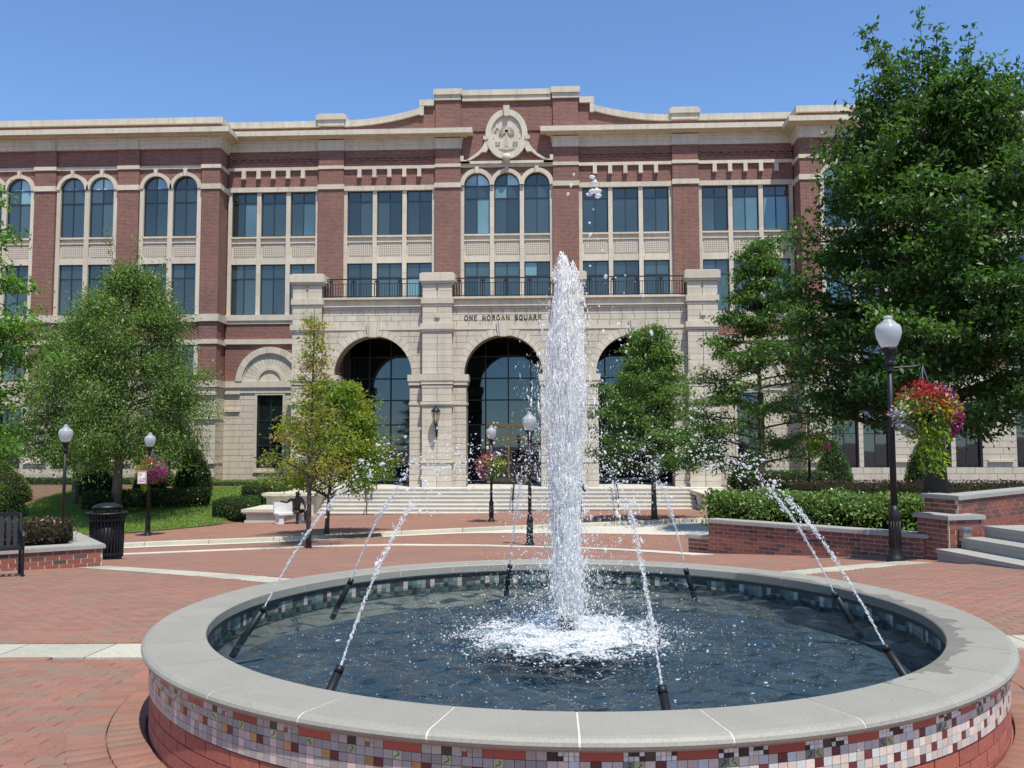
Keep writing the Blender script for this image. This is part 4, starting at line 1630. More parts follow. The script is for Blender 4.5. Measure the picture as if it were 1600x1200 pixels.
plinth('stone_plinth', 'low pale stone plinth in front of the steps beside the hedge', -12.7, -11.3, 36.5, 39.2, -1.72, -1.02)
plinth('stone_plinth', 'higher pale stone plinth at the left end of the steps', -12.75, -10.6, 39.25, 42.6, -1.7, -.5)
plinth('stone_plinth', 'pale stone plinth at the right end of the steps', 6.65, 8.4, 38.6, 42.6, -1.35, -.48)
# ------------------------------------------------------------------ fountain
FC = Vector((.106, 6.187, 0))
F = thing('fountain', 'round stone fountain basin with mosaic tile wall and grey coping', 'fountain', FC)


def sector(prof, a0, a1, n, m_, name, parent, smooth=False):
    k = len(prof)
    vs, fs = [], []
    for i in range(n + 1):
        t = a0 + (a1 - a0) * i / n
        for r, z in prof:
            vs.append((r * math.cos(t), r * math.sin(t), z))
    for i in range(n):
        for j in range(k):
            j2 = (j + 1) % k
            fs.append((i * k + j, (i + 1) * k + j, (i + 1) * k + j2, i * k + j2))
    if abs(a1 - a0) < 6.28:
        fs.append(tuple(range(k)))
        fs.append(tuple(range(n * k + k - 1, n * k - 1, -1)))
    return MB().add(vs, fs).obj(name, m_, parent, smooth)


CP = [(2.353, .412), (2.353, .468), (2.359, .474), (2.670, .474), (2.692, .469), (2.707, .458), (2.712, .444), (2.707, .430), (2.692, .418), (2.670, .413)]
NS = 28
for k in range(NS):
    a0 = -PI / 2 + 2 * PI * k / NS + .0017
    a1 = -PI / 2 + 2 * PI * (k + 1) / NS - .0017
    o = sector(CP, a0, a1, 6, M['coping'], 'coping_stone', F)
sector([(2.357, .415), (2.357, .4715), (2.668, .4722), (2.69, .4672), (2.705, .4565), (2.710, .444), (2.705, .432), (2.688, .420)], 0, 2 * PI, 160, M['grout'], 'coping_grout', F)
sector([(2.38, -.2), (2.38, .414), (2.65, .414), (2.65, -.2)], 0, 2 * PI, 160, M['mortar_light'], 'wall_core', F)
MB().lathe([(2.39, .02), (2.39, .10)], 96).obj('pool_floor', M['pool_floor'], F)

# mosaic on the outer wall
NT = 396
ROWS = [.4115, .3735, .3365, .2995, .2625, .2265]
tiles = []                                          # (angle index, span, row, colour)
small = []
glyph = []
mid = -93
for i in range(NT):
    ang = -180 + 360 * i / NT
    vis = -160 < ang < -20
    if ang < mid or ang > 90:
        p10, p5 = i % 10, i % 5
        if p10 == 0:
            tiles.append((i, 4, 0, 'red'))
        elif p10 in (4, 5, 7):
            tiles.append((i, 1, 0, 'grey'))
        elif p10 == 6:
            tiles.append((i, 1, 0, 'dark'))
        elif p10 == 8:
            small.append((i, 0))
        elif p10 == 9:
            tiles.append((i, 1, 0, 'grey'))
        for r in range(1, 5):
            c = 'lav' if (i * 7 + r * 3) % 5 else 'grey'
            if p5 == 1:
                c = 'lime' if r == 1 else 'pink'
                if r == 1:
                    glyph.append((i, r))
            elif p5 == 3 and r == 2:
                c = 'orange'
            elif p5 == 4 and r == 2:
                c = 'maroon'
            tiles.append((i, 1, r, c))
    else:
        p9 = i % 9
        if p9 == 0:
            tiles.append((i, 4, 0, 'red'))
        elif p9 in (4, 5, 7, 8):
            small.append((i, 1))
        elif p9 == 6:
            tiles.append((i, 1, 0, 'dark' if (i // 9) % 2 else 'black'))
        for r in range(1, 5):
            q = (i + 2 * r) % 6
            c = ['maroon', 'pale', 'cream', 'cream', 'pale', 'cream'][q]
            if r == 1 and i % 9 == 4:
                c = 'sage'
                glyph.append((i, r))
            if r == 1 and i % 9 == 5:
                c = 'lime'
                glyph.append((i, r))
            tiles.append((i, 1, r, c))
tm = {}
DA = 2 * PI / NT


def tile_geo(span, h, proud=.016, w=None):
    a = DA * span if w is None else w
    g_ = .0011 / 2.6
    n = max(1, span)
    vs, fs = [], []
    for j in range(n + 1):
        t = g_ + (a - 2 * g_) * j / n
        for r in (2.648, 2.65 + proud):
            for z in (-h, 0):
                vs.append((r * math.cos(t), r * math.sin(t), z))
    for j in range(n):
        b = j * 4
        fs += [(b + 2, b + 6, b + 7, b + 3), (b + 3, b + 7, b + 5, b + 1), (b, b + 4, b + 6, b + 2)]
    fs += [(0, 2, 3, 1), (n * 4, n * 4 + 1, n * 4 + 3, n * 4 + 2)]
    return vs, fs


def vis_rank(q):
    a = -180 + 360 * (q[0] + q[1] / 2) / NT
    return abs(a + 90) + q[2] * 3


tiles.sort(key=vis_rank)
joined = {}
for k, (i, span, r, c) in enumerate(tiles):
    h = ROWS[r] - ROWS[r + 1] - .0022
    ang = -PI + 2 * PI * i / NT
    if k < 290:
        key = (span, round(h, 4), c)
        if key not in tm:
            tm[key] = MB().add(*tile_geo(span, h, .016)).mesh('tile', TILE[c])
        link('tile', tm[key], F, None, (0, 0, ROWS[r]), (0, 0, ang))
    else:
        vs, fs = tile_geo(span, h, .016)
        ca, sa = math.cos(ang), math.sin(ang)
        joined.setdefault(c, MB()).add([(x * ca - y * sa, x * sa + y * ca, z + ROWS[r]) for x, y, z in vs], fs)


def join_mats(name, dct, mats, parent):
    mb = MB()
    idx = []
    keys = list(dct)
    for n, kx in enumerate(keys):
        mb.add(dct[kx].v, dct[kx].f)
        idx += [n] * len(dct[kx].f)
    me = bpy.data.meshes.new(name)
    me.from_pydata(mb.v, [], mb.f)
    for kx in keys:
        me.materials.append(mats[kx])
    me.polygons.foreach_set('material_index', idx)
    a = me.attributes.new('tint', 'FLOAT', 'POINT')
    per = np.repeat(rng.random(len(mb.v) // 8 + 1), 8)[:len(mb.v)]
    a.data.foreach_set('value', per.astype(np.float32))
    me.update()
    return link(name, me, parent, 'stuff')


# little quarter tiles of the top row
for (i, typ) in small:
    for a_ in range(2):
        for b_ in range(2):
            vs, fs = tile_geo(1, .0175, .016, DA / 2)
            ang = -PI + 2 * PI * i / NT + a_ * DA / 2
            z = ROWS[0] - b_ * .0190
            c = 'white'
            if typ == 0:
                c = 'red' if (a_ == 0 and b_ == 1) else 'grey'
            elif (i + a_ + b_ * 3) % 4 == 0:
                c = 'black'
            ca, sa = math.cos(ang), math.sin(ang)
            joined.setdefault(c, MB()).add([(x * ca - y * sa, x * sa + y * ca, zz + z) for x, y, zz in vs], fs)
join_mats('mosaic_tiles', joined, TILE, F)
gm = MB()
for (i, r) in glyph:
    a0 = -PI + 2 * PI * (i + .5) / NT
    if not -2.9 < a0 < -.25:
        continue
    zc = (ROWS[r] + ROWS[r + 1]) / 2
    pts = []
    s_ = random.choice((-1, 1))
    for q in range(7):
        t = q / 6 * 5.2 + random.uniform(-.4, .4)
        du, dz = .011 * math.sin(t * s_) * random.uniform(.6, 1.1), .013 - .026 * q / 6 + random.uniform(-.003, .003)
        a = a0 + du / 2.6
        pts.append((2.6675 * math.cos(a), 2.6675 * math.sin(a), zc + dz))
    gm.tube(pts, .0014, 4)
gm.obj('tile_glyphs', TILE['black'], F, kind='stuff')

# brick courses under the mosaic
NB = 80
bm_ = {}
cnt = 0
brest = MB()
for r, (zt, zb) in enumerate(((.221, .152), (.146, .077), (.071, .002), (-.004, -.073))):
    for i in range(NB):
        a0 = 2 * PI * (i + (.5 if r % 2 else 0)) / NB
        ang = (math.degrees(a0) + 180) % 360 - 180
        n = 2
        vs, fs = [], []
        w_ = 2 * PI / NB
        for j in range(n + 1):
            t = .0018 + (w_ - .0036) * j / n
            for rr in (2.64, 2.661):
                for z in (zb - zt, 0):
                    vs.append((rr * math.cos(t), rr * math.sin(t), z))
        for j in range(n):
            b = j * 4
            fs += [(b + 2, b + 6, b + 7, b + 3), (b + 3, b + 7, b + 5, b + 1), (b, b + 4, b + 6, b + 2)]
        fs += [(0, 2, 3, 1), (n * 4, n * 4 + 1, n * 4 + 3, n * 4 + 2)]
        if -165 < ang < -15:
            if 'b' not in bm_:
                bm_['b'] = MB().add(vs, fs).mesh('brick', M['red_tile_brick'])
            link('brick', bm_['b'], F, None, (0, 0, zt), (0, 0, a0))
# inner wall tiles
inn = {}
for r, (zt, zb) in enumerate(((.398, .372), (.370, .330), (.328, .288), (.286, .246))):
    n_ = 330
    for i in range(n_):
        a0, a1 = 2 * PI * i / n_ + .0004, 2 * PI * (i + 1) / n_ - .0004
        q = (i // 2 + r) % 4
        c = ['dark', 'sage', 'teal', 'dark'][q] if r < 2 else ['teal', 'dark', 'sage', 'teal'][(i * 5 + r) % 4]
        if i % 6 == 2 and r in (1, 2):
            c = 'grey'
        if r == 0:
            c = 'dark'
        vs = [(2.374 * math.cos(t), 2.374 * math.sin(t), z) for t in (a0, a1) for z in (zb, zt)] + [(2.385 * math.cos(t), 2.385 * math.sin(t), z) for t in (a0, a1) for z in (zb, zt)]
        inn.setdefault(c, MB()).add(vs, [(0, 1, 3, 2), (1, 5, 7, 3), (0, 2, 6, 4), (0, 4, 5, 1), (2, 3, 7, 6)])
join_mats('inner_wall_tiles', inn, TILE, F)

# water surface
WZ = .300
nr, na = 110, 260
rr = np.linspace(0.001, 2.376, nr)
aa = np.linspace(0, 2 * PI, na, endpoint=False)
RR, AA = np.meshgrid(rr, aa, indexing='ij')
WX, WY = RR * np.cos(AA), RR * np.sin(AA)
ZZ = .010 * np.exp(-RR / .9) * np.sin(2 * PI * RR / .13) + .0025 * np.sin(2 * PI * RR / .19 + 1)
for k in range(26):
    th, wl, ph, am = rng.uniform(0, 2 * PI), rng.uniform(.10, .45), rng.uniform(0, 6.28), rng.uniform(.0016, .0050)
    ZZ += am * np.sin(2 * PI * (WX * math.cos(th) + WY * math.sin(th)) / wl + ph)
for k in range(14):                                  # rings of falling drops
    cx, cy = rng.uniform(-1.6, 1.6), rng.uniform(-1.6, 1.6)
    d = np.hypot(WX - cx, WY - cy)
    ZZ += .0032 * np.exp(-d / .25) * np.sin(2 * PI * d / .07)
V = np.stack([WX, WY, WZ + ZZ], -1).reshape(-1, 3)
ii, jj = np.meshgrid(np.arange(nr - 1), np.arange(na), indexing='ij')
a_ = (ii * na + jj).ravel()
b_ = (ii * na + (jj + 1) % na).ravel()
Q = np.stack([a_, b_, b_ + na, a_ + na], -1)[:, ::-1]
link('water', np_mesh('water', V, Q, M['water'], smooth=True), F)

# nozzles
NANG = [-177.0, -124, -79, -34, 16, 58.5, 103.5, 147.5]
for k, a in enumerate(NANG):
    t = R(a)
    c, s = math.cos(t), math.sin(t)
    nz = MB().tube([(2.30 * c, 2.30 * s, .16), (2.245 * c, 2.245 * s, .25), (2.095 * c, 2.095 * s, .475)], [.024, .024, .022], 12)
    nz.tube([(2.099 * c, 2.099 * s, .467), (2.080 * c, 2.080 * s, .500)], [.0235, .0225], 12)
    nz.obj('nozzle', M['iron'], F, True)
MB().lathe([(.06, .1), (.06, .30), (.045, .34), (.045, .43), (.03, .43), (.03, .40)], 16).obj('nozzle', M['iron'], F, True)

# ------------------------------------------------------------------ water in the air: blobs and strands
T_ = (1 + 5 ** .5) / 2
ICO_V = np.array([(-1, T_, 0), (1, T_, 0), (-1, -T_, 0), (1, -T_, 0), (0, -1, T_), (0, 1, T_), (0, -1, -T_), (0, 1, -T_), (T_, 0, -1), (T_, 0, 1), (-T_, 0, -1), (-T_, 0, 1)], float) / math.sqrt(1 + T_ * T_)
ICO_F = np.array([(0, 11, 5), (0, 5, 1), (0, 1, 7), (0, 7, 10), (0, 10, 11), (1, 5, 9), (5, 11, 4), (11, 10, 2), (10, 7, 6), (7, 1, 8), (3, 9, 4), (3, 4, 2), (3, 2, 6), (3, 6, 8), (3, 8, 9), (4, 9, 5), (2, 4, 11), (6, 2, 10), (8, 6, 7), (9, 8, 1)])


OCT_V = np.array([(1, 0, 0), (-1, 0, 0), (0, 1, 0), (0, -1, 0), (0, 0, 1), (0, 0, -1)], float)
OCT_F = np.array([(0, 2, 4), (2, 1, 4), (1, 3, 4), (3, 0, 4), (2, 0, 5), (1, 2, 5), (3, 1, 5), (0, 3, 5)])


def blobs(Pn, size, dirs, elong, name, jit=.35, mat='spray'):
    """irregular little lumps of water drawn out along dirs; tiny ones get fewer faces"""
    d = dirs / np.linalg.norm(dirs, axis=1, keepdims=True)
    VV, QQ, base = [], [], 0
    for m_, BV, BF in ((size >= .004, ICO_V, ICO_F), (size < .004, OCT_V, OCT_F)):
        n, nv = int(m_.sum()), len(BV)
        if not n:
            continue
        U = BV[None] * (1 + rng.uniform(-jit, jit, (n, nv, 1)))
        al = (U * d[m_][:, None]).sum(-1, keepdims=True)
        U = U + d[m_][:, None] * al * (elong[m_][:, None, None] - 1)
        VV.append((Pn[m_][:, None] + U * size[m_][:, None, None]).reshape(-1, 3))
        QQ.append((BF[None] + nv * np.arange(n)[:, None, None]).reshape(-1, 3) + base)
        base += n * nv
    return np_mesh(name, np.concatenate(VV), np.concatenate(QQ), M[mat])


def jet_label(k):
    return ['thin water jet arcing from the leftmost nozzle', 'thin water jet rising from the nozzle at front left', 'thin water jet rising from the nozzle at front right',
            'thin water jet rising from the nozzle at right front', 'thin water jet from the nozzle at right rear', 'thin water jet from the rear nozzle right of the plume',
            'thin water jet from the rear nozzle behind the plume', 'thin water jet from the rear nozzle at left'][k]


for k, a in enumerate(NANG):
    t = R(a)
    out = np.array([math.cos(t), math.sin(t), 0])
    # a braided thread that tears into lumps and then into loose drops
    n1 = 900
    u1 = rng.uniform(0, 1, n1) ** 1.1 * .5
    nc = 36
    cu = np.sort(.22 + .95 * rng.beta(1.7, 1.9, nc))
    cl = np.repeat(np.arange(nc), rng.poisson(5, nc) + 1)
    u2 = cu[cl] + rng.normal(0, .008, len(cl))
    n3 = 360
    u3 = .35 + 1.62 * rng.beta(1.4, 1.5, n3)
    u = np.concatenate([u1, u2, u3])
    kind_ = np.concatenate([np.zeros(n1), np.ones(len(cl)), np.full(n3, 2)])
    hx = 1.04 * u
    z = .495 + 1.05 * (1 - (1 - u) ** 2)
    Pn = out[None] * (2.082 - hx)[:, None]
    Pn[:, 2] = z
    cofs = rng.normal(0, 1, (nc, 3)) * (.008 + .12 * np.clip(cu - .28, 0, 2) ** 1.2)[:, None]
    off = rng.normal(0, 1, (len(u), 3)) * np.where(kind_ == 0, .0025 + .010 * u, np.where(kind_ == 1, .006 + .022 * u, .02 + .12 * np.clip(u - .3, 0, 2)))[:, None]
    off[n1:n1 + len(cl)] += cofs[cl]
    side = np.array([-out[1], out[0], 0])
    tw = np.where(kind_ == 0, .009 * np.clip(u * 3, 0, 1), 0)
    off += side[None] * (np.sin(u * 48 + np.where(rng.random(len(u)) < .5, 0, PI)) * tw)[:, None]
    Pn = Pn + off
    vel = -out[None] * 1.0 + np.array([0, 0, 1.0])[None] * (2 * (1 - u))[:, None]
    size = np.where(kind_ == 0, rng.uniform(.0010, .0030, len(u)), np.where(kind_ == 1, rng.gamma(1.7, .0014, len(u)) + .0011, rng.gamma(1.6, .0012, len(u)) + .0009))
    el = np.where(kind_ == 0, rng.uniform(1.5, 5, len(u)), rng.uniform(1, 2.4, len(u)))
    me = blobs(Pn, size, vel + rng.normal(0, .25, vel.shape), el, 'water_jet', .45, 'spray_thin')
    o = link('water_jet', me, None, None, FC)
    tag(o, jet_label(k), 'water jet', 'arching jets of the fountain')

# tall central plume
prof_z = [.42, .55, .70, .85, 1.1, 1.4, 1.7, 1.95, 2.25, 2.5, 2.75, 2.9, 2.97]
prof_r = [.04, .09, .115, .100, .095, .110, .135, .148, .130, .095, .058, .030, .010]
n = 62000
z = .42 + 2.55 * np.where(rng.random(n) < .62, rng.beta(2.6, 1.5, n), rng.beta(.75, 3.2, n))
ph_ = rng.uniform(0, 2 * PI, n)
lob = 1 + .26 * np.sin(3 * ph_ + z * 5) + .20 * np.sin(5 * ph_ - z * 13) + .14 * np.sin(2 * ph_ + z * 27)
pr = np.interp(z, prof_z, prof_r) * lob
rad = pr * rng.uniform(0, 1, n) ** np.interp(z, [.4, 1.5, 2.2], [1.0, .8, .6])
edge_ = rng.random(n) < .13
rad[edge_] = pr[edge_] * (1 + np.abs(rng.normal(0, .45, edge_.sum())))
core = rng.random(n) < .38
rad[core] *= .42
top_ = z > 2.75                                        # two ragged tips
cx = .02 * np.sin(z * 3) + np.where(top_, np.where(rng.random(n) < .6, -.035, .05), 0)
Pn = np.stack([cx + rad * np.cos(ph_), rad * np.sin(ph_), z - np.where(top_ & (cx > .02), .07, 0)], -1)
size = rng.gamma(1.4, .0008, n) + .0006
lump = rng.random(n) < .016
size[lump] = rng.uniform(.004, .0075, lump.sum())
vel = np.stack([rng.normal(0, .14, n), rng.normal(0, .14, n), np.ones(n)], -1)
me1 = blobs(Pn, size, vel, rng.uniform(1.5, 8.0, n), 'water_plume', .4)
plume = link('water_plume', me1, None, None, FC)
tag(plume, 'tall white foaming plume of water in the middle of the fountain', 'water plume')
sm = MB()
for k in range(5000):
    z0 = .42 + 2.40 * random.betavariate(1.25, 1.15)
    L = random.uniform(.06, .42)
    p_r = float(np.interp(z0, prof_z, prof_r)) * math.sqrt(random.random()) * 1.05
    if random.random() < .35:
        p_r *= .5
    a = random.uniform(0, 2 * PI)
    pts, rad_ = [], []
    w0 = random.uniform(.0005, .0017)
    ph = random.uniform(0, 6.28)
    amp = random.uniform(.002, .010)
    for q in range(7):
        zz = z0 + L * q / 6
        if zz > 2.95:
            break
        pk = p_r * np.interp(zz, prof_z, prof_r) / max(.01, np.interp(z0, prof_z, prof_r))
        pts.append((pk * math.cos(a) + amp * math.sin(q * 1.3 + ph), pk * math.sin(a) + amp * math.cos(q * 1.1 + ph), zz))
        rad_.append(w0 * (.25 + .9 * math.sin(PI * (q + .4) / 6.8)) * random.uniform(.5, 1.5))
    if len(pts) > 2:
        sm.tube(pts, rad_, 3, False)
sm.obj('water_strands', M['spray'], plume, False, 'stuff')

# loose spray round the plume, thrown drops above, foam on the water
n = 12000
z = WZ + np.abs(rng.normal(0, 1.0, n)) * rng.choice([.12, .5, 1.1], n, p=[.3, .35, .35])
z = np.minimum(z, 2.6)
rad = np.interp(z, prof_z, prof_r) + np.abs(rng.normal(0, .16, n)) * np.interp(z, [.3, 1.2, 2.6], [1.9, 1.2, .45])
th = rng.uniform(0, 2 * PI, n)
Pn = np.stack([rad * np.cos(th), rad * np.sin(th), z], -1)
size = rng.gamma(1.3, .0011, n) + .0008
sp_ = link('water_spray', blobs(Pn, size, rng.normal(0, 1, (n, 3)) + np.array([0, 0, 1.5]), rng.uniform(1, 1.8, n), 'water_spray', .35, 'spray_thin'), None, 'stuff', FC)
big = []
for (x_, z_, s_) in [(.20, 3.50, .026), (.215, 3.46, .03), (.20, 3.42, .025), (.235, 3.40, .034), (.19, 3.39, .026), (.165, 3.38, .02), (.25, 3.385, .024), (.07, 3.52, .018), (.05, 3.46, .022), (.03, 3.40, .02),
                     (.21, 3.28, .016), (.18, 3.18, .014), (.185, 3.10, .017), (.17, 3.02, .012), (.24, 3.06, .010), (.27, 2.98, .011), (.18, 2.86, .013), (-.02, 2.80, .012), (.36, 2.78, .009)]:
    big.append((x_, rng.uniform(-.05, .05), z_, s_))
for k in range(46):
    big.append((rng.uniform(-.15, .62), rng.uniform(-.2, .2), rng.uniform(2.35, 2.85) - rng.uniform(0, .25), float(rng.gamma(2, .0045) + .003)))
big = np.array(big)
me = blobs(big[:, :3], big[:, 3] * .62, rng.normal(0, 1, (len(big), 3)), rng.uniform(1, 2, len(big)), 'water_drops', .45, 'spray_thin')
o = link('water_drops', me, None, 'stuff', FC)
n = 62000
th = rng.uniform(0, 2 * PI, n)
rad = np.where(rng.random(n) < .86, np.abs(rng.normal(.31, .22, n)), rng.uniform(.2, 1.9, n))
den = .5 + .5 * np.sin(th * 7 + rad * 9) * np.sin(th * 3 - rad * 14)
keep = rng.random(n) < (.35 + .65 * den)
th, rad = th[keep], rad[keep]
n = len(th)
Pn = np.stack([rad * np.cos(th), rad * np.sin(th), WZ + np.abs(rng.normal(0, .012, n)) * np.exp(-rad)], -1)
size = (rng.gamma(1.4, .0013, n) + .0009) * np.interp(rad, [0, .6, 1.0, 1.8], [1.5, 1.1, .65, .55])
dirs = np.stack([-np.sin(th), np.cos(th), 0 * th], -1) + rng.normal(0, .5, (n, 3)) * np.array([1, 1, .2])
o = link('foam', blobs(Pn, size, dirs, rng.uniform(1, 3.6, n), 'foam', .4), None, 'stuff', FC)

# ------------------------------------------------------------------ clay pavers round the fountain
def paver_mesh(w_, d_, h_=.03, b_=.004):
    vs = [(-w_ / 2, -d_ / 2, -h_), (w_ / 2, -d_ / 2, -h_), (w_ / 2, d_ / 2, -h_), (-w_ / 2, d_ / 2, -h_),
          (-w_ / 2, -d_ / 2, -b_), (w_ / 2, -d_ / 2, -b_), (w_ / 2, d_ / 2, -b_), (-w_ / 2, d_ / 2, -b_),
          (-w_ / 2 + b_, -d_ / 2 + b_, 0), (w_ / 2 - b_, -d_ / 2 + b_, 0), (w_ / 2 - b_, d_ / 2 - b_, 0), (-w_ / 2 + b_, d_ / 2 - b_, 0)]
    fs = [(0, 1, 5, 4), (1, 2, 6, 5), (2, 3, 7, 6), (3, 0, 4, 7), (4, 5, 9, 8), (5, 6, 10, 9), (6, 7, 11, 10), (7, 4, 8, 11), (8, 9, 10, 11)]
    return vs, fs


PV, PF = paver_mesh(.199, .099)
PV = np.array(PV)
slots = []
def inband(x, y):
    if abs(y - 7.12 - (abs(x) - 2.9) * .02) < .30 and abs(x) > 2.5:
        return True
    for (ax_, ay_, bx_2, by_2) in ((-2.4, 10.9, -7.9, 15.0), (2.1, 11.2, 5.5, 13.7)):
        d = Vector((bx_2 - ax_, by_2 - ay_))
        t = ((x - ax_) * d.x + (y - ay_) * d.y) / d.length_squared
        if 0 <= t <= 1 and abs((x - ax_) * d.y - (y - ay_) * d.x) / d.length < .29:
            return True
    return False


row = 0
y = 3.2
while y < 13.0:
    xo = .102 if row % 2 else 0
    x = -8.2 + xo
    while x < 7.2:
        rr_ = math.hypot(x - FC.x, y - FC.y)
        lim = .60 * y + .5
        if rr_ > 3.0 and abs(x + .0433 * y) < lim and not inband(x, y):
            if y < 9.3 or abs(x - FC.x) > .2:
                slots.append((x, y, 0.0, 0))
        x += .204
    y += .104
    row += 1
nring = 172
for k in range(nring):                                # soldier course hugging the wall
    t = 2 * PI * k / nring
    slots.append((FC.x + 2.775 * math.cos(t), FC.y + 2.775 * math.sin(t), t, 1))
    slots.append((FC.x + 2.980 * math.cos(t + .018), FC.y + 2.980 * math.sin(t + .018), t + .018, 1))
cv = cam.matrix_world.inverted()


def on_screen(x, y):
    v = cv @ Vector((x, y, 0))
    d = -v.z
    return d > 0 and abs(v.x / d) < .60 and -.45 < v.y / d < 0


vis = [s for s in slots if on_screen(s[0], s[1])]
hid = lambda s: (abs(s[0] - FC.x) < 2.6 and s[1] > FC.y - 2.4)
vis.sort(key=lambda s: s[1] + (100 if hid(s) else 0))
front = set(id(s) for s in vis[:290])
pme = bpy.data.meshes.new('paver')
pme.from_pydata([tuple(v) for v in PV], [], PF)
pme.materials.append(M['paver'])
AV, AF, AT = [], [], []
LIFT = .022
for s in slots:
    x, y, t, typ = s
    z = g1(x, y) + LIFT + (.006 if typ else 0) + random.uniform(-.0012, .0012)
    gx = (g1(x + .1, y) - g1(x - .1, y)) / .2
    gy = (g1(x, y + .1) - g1(x, y - .1)) / .2
    if id(s) in front:
        o = link('paver', pme, plaza, None, (x, y, z))
        o.rotation_euler = (math.atan(gy) * math.cos(t), -math.atan(gx) + random.uniform(-.004, .004), t)
    elif on_screen(x, y) or typ:
        c, s_ = math.cos(t), math.sin(t)
        b0 = len(AV) * 12
        q = PV.copy()
        q[:, 0], q[:, 1] = PV[:, 0] * c - PV[:, 1] * s_, PV[:, 0] * s_ + PV[:, 1] * c
        q[:, 2] += gx * q[:, 0] + gy * q[:, 1]
        AV.append(q + np.array([x, y, z]))
        AT += [random.random()] * 12
nb_ = len(AV)
AVn = np.concatenate(AV)
AFn = (np.array(PF)[None] + 12 * np.arange(nb_)[:, None, None]).reshape(-1, 4)
link('pavers', np_mesh('pavers', AVn, AFn, M['paver'], AT), plaza, 'stuff')
# ------------------------------------------------------------------ brick planters
BR = {}


def brick_proto(L, H=.062, D=.024):
    k = (round(L, 3),)
    if k not in BR:
        BR[k] = MB().box(-L / 2, L / 2, -D / 2, D / 2, 0, H).mesh('brick', M['planter_brick'])
    return BR[k]


def brick_face(parent, a, b, z0, z1, course=.0745, L=.205):
    """lay bricks along the face a->b (outside is on the right hand side)"""
    a, b = Vector(a), Vector(b)
    d = b - a
    W = d.length
    u = d.normalized()
    rz = math.atan2(u.y, u.x)
    n = max(1, round((z1 - z0) / course))
    ch = (z1 - z0) / n
    for k in range(n):
        x = -.10 if k % 2 else 0.0
        while x < W - .02:
            s, e = max(0, x) + .006, min(W, x + L + .013) - .007
            if e - s > .03:
                c = a + u * (s + e) / 2
                ln = round((e - s) / .02) * .02 if (e - s) < L - .02 else L - .001
                link('brick', brick_proto(max(.04, ln)), parent, None, (c.x - parent.location.x, c.y - parent.location.y, z0 + k * ch + .005 - parent.location.z), (0, 0, rz + random.uniform(-.004, .004)))
            x += L + .013


def wall_run(parent, pts, z0, z1, thick=.3, cap=.07, capw=.40, over=.05, capname='coping_stone', seg=1.1):
    """a brick wall along a polyline seen from its right hand side, with coping slabs; corners are mitred"""
    L = parent.location
    Pv = [Vector(p) for p in pts]
    us = [(b - a).normalized() for a, b in zip(Pv[:-1], Pv[1:])]
    ns = [Vector((u.y, -u.x)) for u in us]

    def off(i, d, ext=0.0):
        """vertex i moved d to the outside, mitred"""
        if i == 0:
            return Pv[0] + ns[0] * d - us[0] * ext
        if i == len(Pv) - 1:
            return Pv[-1] + ns[-1] * d + us[-1] * ext
        b = (ns[i - 1] + ns[i]).normalized()
        return Pv[i] + b * (d / max(.3, b.dot(ns[i])))
    for i in range(len(Pv) - 1):
        core = [off(i, .006), off(i + 1, .006), off(i + 1, -thick), off(i, -thick)]
        MB().slab([(p.x - L.x, p.y - L.y) for p in core], z0 - .3 - L.z, z1 - cap - .002 - L.z).obj('wall_core', M['mortar_light'], parent)
        brick_face(parent, Pv[i], Pv[i + 1], z0, z1 - cap)
        n = max(1, round((Pv[i + 1] - Pv[i]).length / seg))
        for k in range(n):
            m_ = None
            for (e, za, zb) in ((0, z1 - cap, z1 - .012), (.012, z1 - .0125, z1)):
                o0, o1 = off(i, over - e, over - e), off(i + 1, over - e, over - e)
                i0, i1 = off(i, over - capw + e, over - e), off(i + 1, over - capw + e, over - e)
                g0 = .003 / (Pv[i + 1] - Pv[i]).length
                t0, t1 = k / n + (g0 if k else 0), (k + 1) / n - (g0 if k < n - 1 else 0)
                c = [o0.lerp(o1, t0), o0.lerp(o1, t1), i0.lerp(i1, t1), i0.lerp(i1, t0)]
                m_ = m_ or MB()
                m_.slab([(v.x - L.x, v.y - L.y) for v in c], za - L.z, zb - L.z)
            m_.obj(capname, M['bluestone'], parent)


PR = thing('brick_planter', 'long low red brick planter wall with grey coping holding the hedge', 'planter', (4.6, 15.8, -.4))
wall_run(PR, [(3.05, 17.35), (6.12, 14.32)], -.62, .17)
MB().slab([(-1.45, 1.65), (1.45, -1.2), (3.2, .6), (3.4, 5.5), (.5, 6.5)], -.2, .38).obj('soil', M['soil'], PR)
lb = thing('brick_kerb_block', 'low brick block with grey cap at the left end of the planter', 'block', (2.85, 17.75, -.5))
wall_run(lb, [(2.72, 17.75), (3.08, 17.4)], -.62, -.16, .3)
PU = thing('brick_wall', 'taller red brick wall with grey coping above the right hand steps', 'wall', (7.3, 15.2, 0))
wall_run(PU, [(6.18, 14.95), (6.42, 14.30), (9.6, 17.4)], .05, .79, .34)
PK = thing('brick_pier', 'short brick pier with grey cap and step light beside the steps', 'pier', (6.2, 14.1, 0))
wall_run(PK, [(5.92, 14.62), (6.13, 13.98), (6.72, 14.19)], -.3, .50, .34)
sl_ = MB().box(-.07, .07, -.06, .03, -.06, .05)
sl_.prism([(-.085, .05), (.085, .05), (.07, .085), (-.07, .085)], -.085, .03)
o = sl_.obj('step_light', M['steel'], PK, loc=(.17, -.10, .24))
o.rotation_euler = (0, 0, .34)

